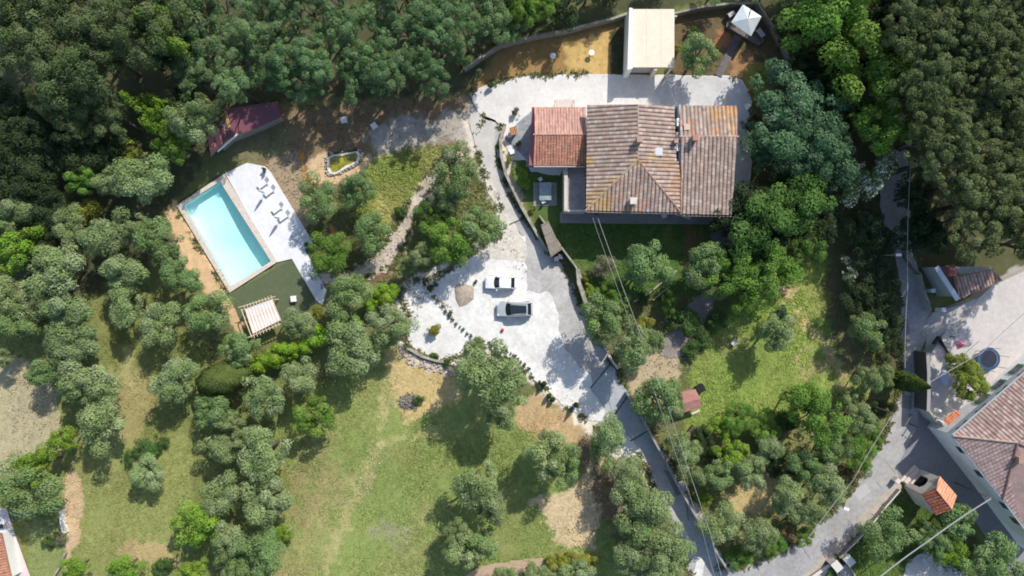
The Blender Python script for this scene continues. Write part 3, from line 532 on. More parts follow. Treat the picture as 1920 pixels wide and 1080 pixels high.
# trees and shrubs one can point to: x, y, radius, kind, label [, height]
T_ = [
 # around the pool
 (600, 373, 42, 'ogreen', 'round green olive tree left of its twin, just below the garden pond', 4.2),
 (672, 355, 38, 'ogreen', 'round green olive tree right of its twin, just below the garden pond', 4.2),
 (697, 438, 39, 'ogreen', 'round olive tree beside the bend of the sandy track, right of the pool deck', 4.4),
 (617, 475, 40, 'bright', 'yellow-green leafy tree at the lower right corner of the pool deck', 4.2),
 (655, 556, 44, 'ogreen', 'green olive tree at the tip of the white poolside walkway', 4.6),
 (560, 606, 34, 'olive', 'grey feathery olive tree between the pergola and the lime hedge', 3.6),
 (392, 588, 44, 'ogreen', 'dense green olive tree left of the wooden pergola', 5),
 (450, 655, 38, 'ogreen', 'round green olive tree just below the pergola', 4.6),
 (340, 515, 37, 'ogreen', 'round green olive tree beside the sandy strip left of the pool', 4.6),
 (298, 447, 42, 'ogreen', 'green olive tree level with the upper left pool corner', 5),
 (205, 440, 45, 'olive', 'grey ragged olive tree above left of the pool among darker trees', 5),
 (265, 432, 30, 'olive', 'small grey olive crown squeezed between two larger olives left of the pool', 4.6),
 (232, 512, 40, 'olive', 'grey-green olive tree second from the pool in the row left of it', 5),
 (270, 330, 52, 'olive', 'broad grey-green tree above the upper left corner of the pool', 5.5),
 (215, 345, 30, 'olive', 'silvery tree beside the yellow-green tree at the dark wood edge', 5),
 (162, 340, 30, 'bright', 'small bright green tree at the edge of the dark wood, left of the pool', 5),
 (170, 390, 30, 'yellow', 'yellow-green bushy tree at the edge of the dark wood, left of the pool', 4.5),
 (330, 268, 34, 'bright', 'bright green tree left of the maroon roofed shed', 5.5),
 (285, 208, 34, 'lime', 'small bright lime tree in the dark upper left wood', 7),
 (362, 232, 42, 'olive', 'pale feathery tree overlapping the left end of the maroon shed roof', 7),
 (385, 205, 26, 'olive', 'pale leafy tree at the upper left edge of the maroon shed roof', 7),
 (318, 65, 44, 'bright', 'fresh green tree in the upper left wood below the top edge', 9),
 (255, 295, 30, 'yellow', 'small olive-yellow tree above the broad grey tree by the pool', 5),
 # centre clump between track and driveway
 (856, 328, 48, 'ogreen', 'large olive tree at the top of the clump left of the driveway', 5.5),
 (838, 372, 30, 'olive', 'greyish olive crown below the tallest olive of the driveway clump', 4.4),
 (812, 405, 36, 'deep', 'dark leafy broadleaf tree beside the sandy track', 5),
 (845, 452, 44, 'bright', 'bright broadleaf tree in the middle of the driveway clump', 5),
 (898, 425, 42, 'ogreen', 'round olive tree nearest the driveway in the central clump', 5),
 (790, 480, 27, 'olive', 'grey-green olive above the upper corner of the gravel yard', 4.4),
 (762, 500, 20, 'olive', 'small grey olive at the end of the sandy track bend', 4),
 (755, 395, 14, 'shrub', 'small shrub on the edge of the sandy track', 1.2),
 # left olive grove
 (30, 470, 42, 'lime', 'yellow-green tree at the left edge, level with the pool', 5.5),
 (12, 430, 26, 'olive', 'pale crown at the left edge above the yellow-green tree', 5),
 (108, 505, 56, 'olive', 'largest grey olive tree at the left edge of the grove', 6),
 (30, 560, 46, 'olive', 'olive tree touching the left edge below the yellow-green tree', 5),
 (95, 560, 36, 'olive', 'olive tree under the largest grey olive on the left', 5),
 (40, 605, 36, 'ogreen', 'greenish olive tree at the left edge above the shaded gap', 4.6),
 (128, 585, 42, 'olive', 'olive tree in the upper middle of the left column of olives', 5),
 (138, 640, 46, 'olive', 'olive tree with a bright grassy fringe on its right side', 5),
 (6, 672, 22, 'olive', 'small olive crown cut by the left edge of the picture', 4),
 (88, 690, 36, 'ogreen', 'thin dark green olive beside the pale bare ground on the left', 4.4),
 (160, 716, 52, 'olive', 'large round olive beside the pale bare ground on the left', 5.6),
 (190, 795, 48, 'olive', 'silver-grey olive at the foot of the left column of olives', 5.4),
 (124, 822, 28, 'lime', 'small vivid green tree between the silver olive and bare ground', 3.8),
 (238, 575, 38, 'olive', 'olive tree left of its brighter twin in the middle of the left meadow', 4.6),
 (218, 550, 20, 'olive', 'small olive crown on the upper left shoulder of the twin olives', 4),
 (302, 606, 42, 'olive', 'pale olive tree above the dark shaded meadow left of the pergola', 4.6),
 (50, 915, 62, 'ogreen', 'wide green olive spreading over the blue tarpaulin', 5.5),
 (72, 872, 36, 'lime', 'lime-green tree above the wide olive at the lower left', 5),
 (268, 848, 30, 'shrub', 'low green bush in the lower left meadow', 1.6),
 (278, 890, 34, 'olive', 'small pale olive half in shadow in the lower left meadow', 3.0),
 (240, 860, 18, 'shrub', 'small bush left of the low green bush in the left meadow', 1.2),
 (300, 830, 18, 'shrub', 'small green bush at the upper right of the left meadow bushes', 1.3),
 (325, 715, 44, 'olive', 'silver olive left of the clipped oval shrub', 5),
 (402, 772, 40, 'ogreen', 'dark bluish olive below the clipped oval shrub', 4.6),
 (430, 790, 26, 'olive', 'pale olive crown right of the dark bluish olive', 4.2),
 (495, 742, 44, 'olive', 'grey-green olive in the middle of the olives below the lime hedge', 5),
 (567, 706, 37, 'olive', 'olive tree just below the lime hedge', 4.6),
 (655, 655, 54, 'olive', 'large clumpy olive at the upper edge of the main meadow', 5.6),
 (592, 780, 42, 'bright', 'bright green round tree at the edge of the main meadow', 4.4),
 (735, 608, 42, 'olive', 'olive tree at the left end of the white gravel yard', 5),
 (722, 640, 24, 'olive', 'small olive crown below the olive at the left end of the gravel yard', 4),
 (414, 838, 34, 'olive', 'olive on the left of the touching pair above the lower meadow', 4.6),
 (495, 845, 54, 'olive', 'large grey olive on the left border of the main meadow', 5.6),
 (460, 820, 24, 'olive', 'small crown between two olives left of the main meadow', 4.4),
 (415, 925, 40, 'olive', 'olive above the bright tree in the lower left meadow', 5),
 (503, 938, 48, 'olive', 'second large olive down on the left border of the main meadow', 5.2),
 (372, 982, 46, 'lime', 'large vivid green tree in the lower left meadow', 5.2),
 (428, 1010, 36, 'olive', 'grey olive right of the vivid green tree at lower left', 4.8),
 (490, 1030, 46, 'ogreen', 'dark olive near the bottom edge beside the main meadow', 5),
 (440, 1062, 34, 'ogreen', 'dark tree at the bottom edge below the grey olive', 4.5),
 (530, 1000, 24, 'lime', 'yellowish green bush at the meadow edge near the bottom', 2),
 (140, 1066, 24, 'lime', 'small lime-green tree at the bottom edge near the pink terrace', 3.2),
 (232, 1066, 30, 'lime', 'brighter lime-green tree at the bottom edge of the left meadow', 3.4),
 (300, 1072, 24, 'shrub', 'green bush at the bottom edge between two lime trees', 2),
 (366, 1070, 30, 'lime', 'lime-green tree at the bottom edge under the vivid tree', 3.4),
 (90, 1020, 16, 'shrub', 'small dark bush on the lawn beside the pink terrace', 1.1),
 (112, 1012, 14, 'brown', 'greyish bush against the white wall by the lower left lawn', 1.3),
 # centre and bottom
 (905, 690, 52, 'olive', 'upper half of the tall olive pair standing at the foot of the gravel yard', 7),
 (945, 720, 50, 'olive', 'right hand tall olive standing at the foot of the gravel yard', 7.4),
 (932, 772, 36, 'olive', 'lower crown of the tall olives below the gravel yard', 6.4),
 (892, 655, 26, 'olive', 'small crown touching the row of little plants below the yard', 5),
 (1022, 855, 42, 'olive', 'tall olive with a long shadow in the main meadow below the driveway', 6),
 (1050, 870, 38, 'ogreen', 'right hand crown of the lone meadow olive below the driveway', 6),
 (1030, 825, 26, 'olive', 'small upper crown of the lone meadow olive below the driveway', 5.4),
 (1138, 828, 42, 'olive', 'olive overhanging the lower end of the gravel yard', 5),
 (893, 905, 46, 'olive', 'clumpy olive standing in the lower middle of the main meadow', 6),
 (915, 945, 38, 'olive', 'olive crown on the lower right of the clumpy meadow olive', 5.6),
 (855, 992, 24, 'olive', 'small olive crown low in the main meadow', 5),
 (868, 1032, 34, 'olive', 'olive near the bottom edge of the main meadow, left one', 5.4),
 (905, 1022, 36, 'ogreen', 'greener olive near the bottom edge of the main meadow, right one', 5),
 (1175, 905, 44, 'olive', 'topmost olive of the dense row beside the lower driveway', 5.5),
 (1205, 950, 46, 'olive', 'second olive down in the dense row beside the lower driveway', 5.5),
 (1232, 1000, 48, 'olive', 'third olive down in the dense row beside the lower driveway', 5.5),
 (1190, 990, 32, 'ogreen', 'inner olive on the shaded side of the dense driveway row', 5),
 (1180, 1045, 40, 'olive', 'olive at the bottom edge left of the dense driveway row', 5),
 (1255, 1048, 44, 'olive', 'lowest olive of the dense row beside the lower driveway', 5.5),
 (1125, 880, 20, 'brown', 'small thin shrub on bare earth left of the dense driveway row', 1.5),
 (1085, 1076, 30, 'olive', 'olive crown cut by the bottom edge under the yellow hedge', 3.6),
 (1010, 1080, 28, 'olive', 'low olive crown cut by the bottom edge near the dirt ledge', 3.2),
 (950, 1082, 26, 'ogreen', 'low green crown cut by the bottom edge left of the dirt ledge', 3),
 (813, 619, 15, 'ball', 'small round yellow-green shrub alone on the white gravel', 1.5),
 (785, 750, 14, 'shrub', 'thin green shrub right of the grey brush heap', 1.2),
 (840, 682, 11, 'shrub', 'little shrub on the stones below the gravel yard', .9),
 (812, 668, 9, 'shrub', 'tiny dark shrub in the stone edging of the gravel yard', .7),
 # right of the driveway
 (1132, 600, 44, 'ogreen', 'upper of two olives overhanging the driveway wall from the right', 6.4),
 (1185, 648, 42, 'olive', 'lower of two olives overhanging the driveway wall from the right', 6.2),
 (1222, 640, 28, 'olive', 'small olive crown beside the stony garden path', 4.4),
 (1160, 565, 24, 'bright', 'leafy green bush between the upper wall olive and the cables', 3),
 (1210, 605, 24, 'yellow', 'yellowish bush above the lower wall olive', 2.4),
 (1235, 748, 48, 'ogreen', 'large olive between the small red shed and the driveway', 5.4),
 (1265, 760, 26, 'olive', 'olive crown touching the small red roofed shed', 4.6),
 (1282, 605, 32, 'shrub', 'dark green bush left of the stony garden path', 2.2),
 (1255, 570, 24, 'bright', 'green bush under the low diagonal garden wall', 2.2),
 (1216, 497, 46, 'ogreen', 'pale green round tree on the lawn south of the villa', 5),
 (1196, 510, 26, 'olive', 'pale crown on the lower left of the round lawn tree', 4.4),
 (1132, 503, 27, 'brown', 'round brownish shrub on the shaded lawn under the cables', 3),
 (1138, 548, 22, 'bright', 'small green shrub below the round brownish shrub', 1.8),
 (1095, 520, 11, 'yellow', 'small yellow-green bush on top of the driveway wall', 1.2),
 (1104, 545, 14, 'lime', 'narrow yellow-green bush along the driveway wall', 1.4),
 (1322, 495, 42, 'ogreen', 'pale green tree below the villa steps', 5.5),
 (1295, 510, 18, 'olive', 'silvery small crown left of the tree below the villa steps', 3.6),
 (1370, 515, 48, 'bright', 'green broadleaf tree below the villa steps, left of the big one', 5.5),
 (1440, 520, 52, 'bright', 'bright broadleaf tree at the lower edge of the shaded tree group', 6),
 (1395, 560, 36, 'bright', 'leafy tree overhanging the upper right lawn and stony path', 4),
 (1340, 540, 30, 'ogreen', 'greenish crown over the upper end of the stony path', 4),
 (1345, 600, 24, 'shrub', 'dark hedge bush right of the stony path, upper', 1.6),
 (1322, 632, 24, 'shrub', 'dark hedge bush right of the stony path, middle', 1.5),
 (1298, 660, 22, 'shrub', 'dark hedge bush right of the stony path, lower', 1.4),
 (1458, 622, 36, 'olive', 'lone greyish olive in the middle of the right hand lawn', 5),
 (1462, 588, 18, 'cedar', 'small bluish conifer just above the lone lawn olive', 3.5),
 (1210, 560, 16, 'shrub', 'small shrub beside the cables below the lawn tree', 1.4),
 # trees by the villa
 (1502, 232, 98, 'cedar', 'large blue-green cedar right of the villa', 9.5),
 (1530, 290, 60, 'cedar', 'lower right crown of the blue-green cedar', 8.5),
 (1440, 270, 44, 'cedar', 'shaded left part of the cedar beside the paved terrace', 7),
 (1466, 402, 82, 'deep', 'big dark broadleaf tree below the cedar, right of the villa', 9),
 (1415, 400, 52, 'shade', 'deep green tree between villa and big broadleaf tree', 7),
 (1420, 465, 55, 'shade', 'deep green shaded tree beside the villa steps', 6.5),
 (1510, 460, 42, 'deep', 'bright lobe of broadleaf tree over the shaded lawn', 6.5),
 (1625, 335, 46, 'flower', 'cream flowering tree over the shaded lane', 6.5),
 (1580, 350, 34, 'flower', 'smaller cream flowering crown left of the flowering tree', 6),
 (1548, 42, 68, 'bright', 'bright green tree at the top right of the walled yard', 9),
 (1622, 128, 78, 'bright', 'largest bright green tree, between cedar and pines', 9.5),
 (1650, 235, 50, 'bright', 'bright green tree between the cedar and the pine wood', 8.5),
 (1590, 205, 40, 'shade', 'dark green crown between the cedar and the largest bright tree', 7),
 (1690, 20, 46, 'shade', 'dark tree at the top edge between bright tree and pines', 9),
 (1310, 100, 40, 'ogreen', 'round green tree beside the beige flat roofed building', 4.6),
 (1425, 140, 17, 'yellow', 'yellow bush at the curved corner of the paved terrace', 1.8),
 (1412, 165, 14, 'yellow', 'small yellow bush next to the curved terrace kerb', 1.5),
 (1412, 235, 22, 'shade', 'dark shrub hanging over the right edge of the terrace', 2.6),
 (1300, 60, 15, 'shrub', 'small dark bush between beige building and gazebo', 1),
 (1272, 90, 12, 'yellow', 'yellowish weeds along the wall of the beige building', .9),
 (967, 210, 9, 'shrub', 'small round dark shrub on the terrace left of the villa', 1.3),
 (975, 330, 20, 'lime', 'vivid green bush beside the low wall left of the villa', 1.8),
 (985, 345, 14, 'lime', 'smaller vivid green bush beside the glass table left of the villa', 1.5),
 (955, 300, 10, 'yellow', 'mossy yellow bush on the low wall left of the villa', 1),
 (1000, 390, 9, 'yellow', 'yellow flowering bush beside the stone bin shelter', .9),
 (922, 158, 7, 'shrub', 'small dark bush at the upper left corner of the terrace', 1.2),
 (494, 319, 6, 'shrub', 'dark potted shrub at the top of the pool deck', 1.1),
 (577, 459, 9, 'shrub', 'dark shrub on the right corner of the pool deck', 1.2),
 (592, 585, 18, 'yellow', 'yellow flowering bush beside the artificial lawn', 1.2),
 (1012, 718, 5, 'shrub', 'small planted bush on the lower edge of the gravel yard', .9),
 # along the lane on the right
 (1620, 425, 44, 'shade', 'dark shrubby tree left of the shaded lane, uppermost', 4.6),
 (1640, 470, 40, 'shade', 'dark shrubby tree left of the shaded lane, beside the lamp', 4.4),
 (1590, 510, 24, 'flower', 'pale flecked bush left of the shaded lane', 2.8),
 (1650, 530, 40, 'shade', 'dark green tree left of the lane below the street lamp', 4.2),
 (1610, 560, 38, 'shade', 'dark green tree on the shaded lawn edge', 4.4),
 (1655, 590, 38, 'shade', 'dark green tree left of the lane, second below the lamp', 4.2),
 (1625, 620, 34, 'ogreen', 'dim olive crown in the dark trees left of the lane', 4.4),
 (1662, 645, 34, 'shade', 'dark green tree left of the lane, above the cypress', 4),
 (1625, 712, 28, 'olive', 'olive crown left of the leaning dark cypress', 4),
 (1655, 705, 24, 'olive', 'small olive crown touching the dark cypress', 3.8),
 (1530, 775, 58, 'bright', 'vivid green tree in the lower right garden', 5.8),
 (1500, 745, 30, 'bright', 'upper crown of the vivid green garden tree', 5),
 (1470, 795, 28, 'shrub', 'green bush left of the vivid garden tree', 2),
 (1385, 780, 34, 'bright', 'leafy bush below the right lawn, left of the olives', 2.6),
 (1350, 800, 26, 'lime', 'yellow-green bush below the right lawn', 2),
 (1430, 800, 30, 'bright', 'leafy bush in the middle of the lower right garden', 2.6),
 (1440, 842, 30, 'olive', 'olive bush in the middle of the lower right garden', 3.4),
 (1612, 785, 30, 'olive', 'olive beside the lane below the cypress', 4),
 (1590, 745, 20, 'olive', 'small olive above left of the lane below the cypress', 3.6),
 (1650, 770, 26, 'shade', 'dark bush beside the lane below the cypress', 2.6),
 (1635, 810, 26, 'bright', 'green bush at the lane edge below the cypress', 2.4),
 (1605, 848, 34, 'bright', 'green tree beside the sunny lane', 3.6),
 (1560, 835, 34, 'ogreen', 'olive-green crown below the vivid garden tree', 4),
 (1590, 890, 26, 'red', 'reddish tinged bush beside the sunny lane', 2.2),
 (1548, 905, 40, 'olive', 'grey-green olive beside the sunny lane', 4.4),
 (1510, 870, 32, 'ogreen', 'olive crown in the dark part of the lower right garden', 4),
 (1475, 935, 36, 'olive', 'pale olive left of the russet bush', 4.2),
 (1522, 955, 30, 'olive', 'olive crown at the bend of the lane', 4),
 (1478, 990, 26, 'red', 'russet brown bush at the bend of the lane', 2.2),
 (1505, 1005, 24, 'bright', 'green bush right of the russet bush at the lane bend', 2),
 (1450, 1020, 26, 'bright', 'green bush at the lower tip of the lower right garden', 2.2),
 (1418, 1002, 38, 'olive', 'large pale olive at the lower tip of the garden', 4.6),
 (1350, 980, 40, 'olive', 'pale olive beside the retaining wall of the lower driveway', 4.6),
 (1385, 1045, 30, 'bright', 'green bush at the fork of lane and driveway', 2),
 (1400, 885, 34, 'olive', 'olive above the tan patch in the lower right garden', 4.2),
 (1345, 890, 32, 'ogreen', 'olive left of the tan patch in the lower right garden', 4.2),
 (1375, 850, 30, 'lime', 'yellow-green tree in the left of the lower right garden', 3),
 (1318, 935, 20, 'lime', 'vivid green bush beside the cables in the lower garden', 1.8),
 (1285, 850, 34, 'olive', 'olive beside the retaining wall below the red shed', 4),
 (1300, 890, 24, 'olive', 'small olive beside the lower retaining wall', 3.4),
 (1320, 825, 26, 'shade', 'dark bush below the small red shed', 1.8),
 (1262, 830, 22, 'olive', 'small olive at the top of the lower retaining wall', 3.4),
 # bottom right beyond the lane
 (1658, 1000, 48, 'ring', 'olive with an open dark centre below the shrine', 4),
 (1790, 975, 42, 'ring', 'olive with an open centre right of the shrine roof', 4),
 (1745, 1010, 32, 'ogreen', 'green olive left of the cable below the shrine', 3.4),
 (1785, 1035, 34, 'lime', 'yellow-green crown under the cable below the shrine', 3.2),
 (1862, 1055, 52, 'ring', 'large olive at the bottom edge beside the side road', 4.4),
 (1700, 1045, 14, 'shrub', 'small bush on the lawn below the shrine', .9),
]
for q in T_:
    x, y, r, k, lab = q[:5]; hh = q[5] if len(q) > 5 else None
    small = r < 20 or k in ('shrub', 'yellow', 'brown', 'red')
    nm = None
    if k == 'lime' and small: nm = 'shrub'
    if k == 'shade' and small: nm = 'shrub'
    tree(x, y, r*(.98 if r > 28 else .9), k, lab, h=hh, cat='shrub' if (k in ('shrub', 'yellow', 'brown', 'red') or r < 20) else 'tree', cname=('shrub' if r < 20 and k not in ('brown', 'red', 'yellow', 'ball') else nm))
# raised trees of the farmhouse courtyard
tree(1803, 688, 28, 'ycourt', 'upper yellow-green tree in the farmhouse courtyard', h=3.4, base=2)
tree(1822, 718, 33, 'ycourt', 'lower and larger yellow-green tree in the farmhouse courtyard', h=3.8, base=2)

# masses of woodland: each tree its own object
def scatter(poly, step, jit=.28, seed=0):
    r_ = random.Random(seed); out = []; x0 = min(p[0] for p in poly); x1 = max(p[0] for p in poly); y0 = min(p[1] for p in poly); y1 = max(p[1] for p in poly)
    j = 0; y = y0
    while y < y1:
        x = x0+(step/2 if j % 2 else 0)
        while x < x1:
            px, py = x+r_.uniform(-jit, jit)*step, y+r_.uniform(-jit, jit)*step
            if sdist(np.array([px]), np.array([py]), poly)[0] > 0: out.append((px, py, j))
            x += step
        y += step*.86; j += 1
    return out
ORD = ['first', 'second', 'third', 'fourth', 'fifth', 'sixth', 'seventh', 'eighth', 'ninth', 'tenth', 'eleventh', 'twelfth', 'thirteenth', 'fourteenth', 'fifteenth', 'sixteenth', 'seventeenth', 'eighteenth', 'nineteenth', 'twentieth']
def wood(poly, step, kinds, rr, hh, label, group, seed):
    r_ = random.Random(seed)
    S_ = scatter(poly, step, seed=seed); rows = sorted(set(q[2] for q in S_))
    for q in S_:
        row = rows.index(q[2]); col = sorted(p[0] for p in S_ if p[2] == q[2]).index(q[0])
        lab = '%s, %s from left in %s row down' % (label, ORD[col], ORD[row])
        tree(q[0], q[1], r_.uniform(*rr), r_.choice(kinds), lab, h=r_.uniform(*hh), group=group)
wood([(380, -30), (950, -30), (935, 60), (912, 100), (880, 150), (855, 172), (720, 170), (560, 180), (430, 160), (375, 110), (350, 40)], 52, ['wood'], (33, 42), (8.0, 10.5), 'clumpy tree of the grove above the yard', 'clumpy trees of the grove above the yard', 1)
wood([(-30, -30), (340, -30), (335, 60), (290, 130), (210, 185), (60, 110), (-30, 130)], 76, ['dark'], (50, 64), (10, 13), 'tall oak in the upper left wood', 'oaks of the upper left wood', 2)
wood([(100, 130), (230, 150), (240, 230), (160, 250), (90, 200)], 60, ['dark'], (36, 48), (8, 9.5), 'loose oak below the upper left wood', 'loose oaks below the upper left wood', 3)
wood([(-30, 150), (90, 200), (150, 260), (250, 250), (235, 290), (120, 330), (110, 400), (0, 400), (-30, 390)], 54, ['shade'], (36, 50), (5, 6.5), 'dark tree in shade at the left edge', 'shaded trees on the left', 4)
wood([(-20, 390), (110, 395), (190, 420), (150, 460), (40, 440)], 48, ['shade', 'olive'], (28, 36), (4, 5), 'dim tree above the left olives', 'dim trees on the left', 5)
wood([(335, 40), (400, 150), (400, 190), (340, 200), (290, 130)], 46, ['shade', 'wood'], (30, 38), (6, 8), 'green tree left of the maroon shed', 'trees above the maroon shed', 6)
wood([(935, -50), (1490, -50), (1475, -22), (1300, -24), (1150, -14), (1080, 22), (985, 56), (940, 64)], 38, ['shade', 'shade', 'wood', 'bright'], (28, 36), (4.0, 5.5), 'dark tree beyond the top boundary wall', 'trees beyond the top boundary wall', 7)
wood([(1480, -40), (1560, -40), (1700, -30), (1720, 90), (1560, 190), (1520, 165), (1500, 120), (1470, 50)], 46, ['shade'], (30, 38), (5.5, 7), 'dark tree right of the gazebo wall', 'shaded trees right of the gazebo', 8)
wood([(1712, -40), (1980, -40), (1980, 470), (1890, 475), (1820, 455), (1770, 390), (1730, 260), (1700, 130), (1700, 40)], 66, ['pine'], (56, 68), (12, 15), 'olive-green pine at the right edge', 'pines of the wood on the right', 9)
wood([(1690, 250), (1760, 380), (1790, 480), (1740, 500), (1715, 440), (1690, 340)], 48, ['shade'], (30, 38), (5, 6.5), 'dark tree between lane and pines', 'shaded trees beside the lane', 10)
wood([(1320, 420), (1560, 430), (1560, 380), (1480, 330), (1420, 360)], 58, ['shade'], (34, 42), (5, 6), 'deep green tree right of the villa', 'shaded trees right of the villa', 11)
wood([(1290, 830), (1370, 810), (1520, 840), (1600, 870), (1520, 900), (1440, 910), (1330, 860)], 40, ['shrub', 'shrub', 'shade'], (16, 24), (1.4, 2.2), 'low bush of the lower right garden', 'bushes of the lower right garden', 12)

# clipped oval shrub
b_px = [(412, 712, 44, 27)]
n = 16000; u = unit(n); u[:, 2] = np.where(u[:, 2] < -.35, -u[:, 2], u[:, 2]); bump_ = 1+.05*np.sin(u[:, 0]*9)*np.cos(u[:, 1]*8)+rng.normal(0, .015, n)
pos = u*np.array([2.9, 2.9, 1.7])*bump_[:, None]+np.array([0, 0, 2.2]); nr = u+unit(n)*.45; nr /= np.linalg.norm(nr, axis=1, keepdims=True); tt = np.cross(nr, unit(n)); tt /= np.linalg.norm(tt, axis=1, keepdims=True); ss = np.cross(nr, tt); l = .075
cm = quads_mesh('foliage', np.stack([pos-tt*l-ss*l*.3, pos-ss*l, pos+tt*l, pos+ss*l], 1), np.array([(.17, .21, .055), (.14, .18, .045), (.20, .24, .07)])[rng.integers(0, 3, n)], LEAF['green'])
t = empty('clipped_shrub', P(412, 712, 4.6)[:2]+(0,), math.radians(16), (1.12, .68, 1.5), 'smooth yellow-green clipped oval shrub among the silver olives', 'shrub')
link('foliage', cm, t); link('stem', trunk_mesh('stem', 2.2, .12, 1.2), t)
# cypress
b = MB(); t = empty('cypress', P(1670, 709)[:2]+(0,), label='tall dark narrow cypress beside the lane, its tip over the farmhouse wall', cat='tree')
n = 11000; z = rng.random(n)**.8*8.0+.3; rad = np.interp(z, [0, .6, 2.5, 5, 7.4, 8.4], [.5, .85, 1.0, .85, .4, .05])*rng.uniform(.62, 1.12, n)*(1+.14*np.sin(z*3.1)); th = rng.random(n)*6.283
pos = np.stack([rad*np.cos(th), rad*np.sin(th), z], 1); nr = np.stack([np.cos(th), np.sin(th), np.full(n, .3)], 1)+unit(n)*.5; nr /= np.linalg.norm(nr, axis=1, keepdims=True)
tt = np.cross(nr, unit(n)); tt /= np.linalg.norm(tt, axis=1, keepdims=True); ss = np.cross(nr, tt); l = .13
link('foliage', quads_mesh('foliage', np.stack([pos-tt*l-ss*l*.3, pos-ss*l, pos+tt*l, pos+ss*l], 1), np.array([(.07, .105, .025), (.05, .08, .02), (.10, .13, .03)])[rng.integers(0, 3, n)], LEAF['wood']), t)
b.tube([(0, 0, -.2), (0, 0, 3)], [.16, .1], 8); under(b.build('trunk', BARK), t).matrix_parent_inverse.identity()

# lime hedge pieces below the pool
lm = [crown_mesh('foliage', 1.15, .75, .9, 26, .42, 210, .15, [(.24, .42, .04), (.19, .36, .03), (.29, .44, .06)], LEAF['green'], irregular=.1) for _ in range(3)]
hd = [(487, 681, 1), (505, 674, 1), (523, 666, 1.02), (540, 659, 1), (557, 651, .9), (595, 633, 1.15), (570, 650, .8), (645, 608, .8), (663, 606, .9), (695, 567, .9), (705, 556, .8), (728, 551, 1.0)]
hl = ['lowest left', 'second from the left', 'third from the left', 'fourth from the left', 'fifth from the left', 'large separate', 'small gap-filling', 'small middle', 'middle pair right hand', 'first right of the green olive', 'second right of the green olive', 'bright rightmost']
for k, (x, y, s) in enumerate(hd):
    t = empty('hedge_shrub', P(x, y, 2.4)[:2]+(0,), R.random()*6, (s*1.12, s*1.12, 2.1), hl[k]+' shrub of the lime-green hedge below the pool', 'shrub', 'lime hedge shrubs below the pool')
    link('foliage', lm[k % 3], t)
ym = [crown_mesh('foliage', 1.1, .6, .7, 20, .4, 190, .15, YE, LEAF['green'], irregular=.1) for _ in range(2)]
for k, x in enumerate([1035, 1053, 1072, 1094, 1110]):
    t = empty('hedge_shrub', P(x, 1051+(k % 2)*2, .7)[:2]+(0,), R.random()*6, 1, ['first', 'second', 'third', 'fourth', 'last'][k]+' shrub from the left of the short yellow hedge near the bottom edge', 'shrub', 'yellow hedge near the bottom edge')
    link('foliage', ym[k % 2], t)

# row of young plants dividing the gravel yard
rowp = [(806, 545), (814, 556), (822, 565), (829, 574), (835, 583), (841, 592), (848, 600), (855, 607), (862, 613), (869, 619), (876, 625), (883, 630), (891, 634), (899, 637), (908, 640), (917, 643), (926, 646), (934, 649), (942, 653), (950, 658), (957, 663), (964, 668), (970, 673), (977, 679), (984, 685), (991, 691)]
pm = [crown_mesh('foliage', .34, .3, .35, 7, .16, 46, .13, [(.08, .13, .05), (.12, .17, .08)], LEAF['green']) for _ in range(3)]
pos_words = ['first', 'second', 'third', 'fourth', 'fifth', 'sixth', 'seventh', 'eighth', 'ninth', 'tenth', 'eleventh', 'twelfth', 'thirteenth']
for k, (x, y) in enumerate(rowp):
    e = k if k < 13 else len(rowp)-1-k
    lab = '%s little dark plant from the %s end of the row across the white gravel' % (pos_words[e], 'upper left' if k < 13 else 'lower right')
    t = empty('young_plant', P(x, y), R.random()*6, R.uniform(.55, .95), lab, 'plant', 'row of little plants across the gravel'); link('foliage', pm[k % 3], t)
for k, (x, y, lab) in enumerate([(805, 536, 'left plant of the dark trio at the top of the gravel plant row'), (816, 534, 'right plant of the dark trio at the top of the gravel plant row'), (810, 543, 'lowest plant of the dark trio at the top of the gravel plant row'), (795, 533, 'lone dark plant left of the trio at the top of the gravel yard'), (843, 590, 'dark tuft in the stones beside the sand heap'), (846, 583, 'upper dark tuft in the stones beside the sand heap'), (893, 530, 'tiny weed left of the white car')]):
    t = empty('young_plant', P(x, y), R.random()*6, 1.25 if k < 3 else .9, lab, 'plant'); link('foliage', pm[k % 3], t)

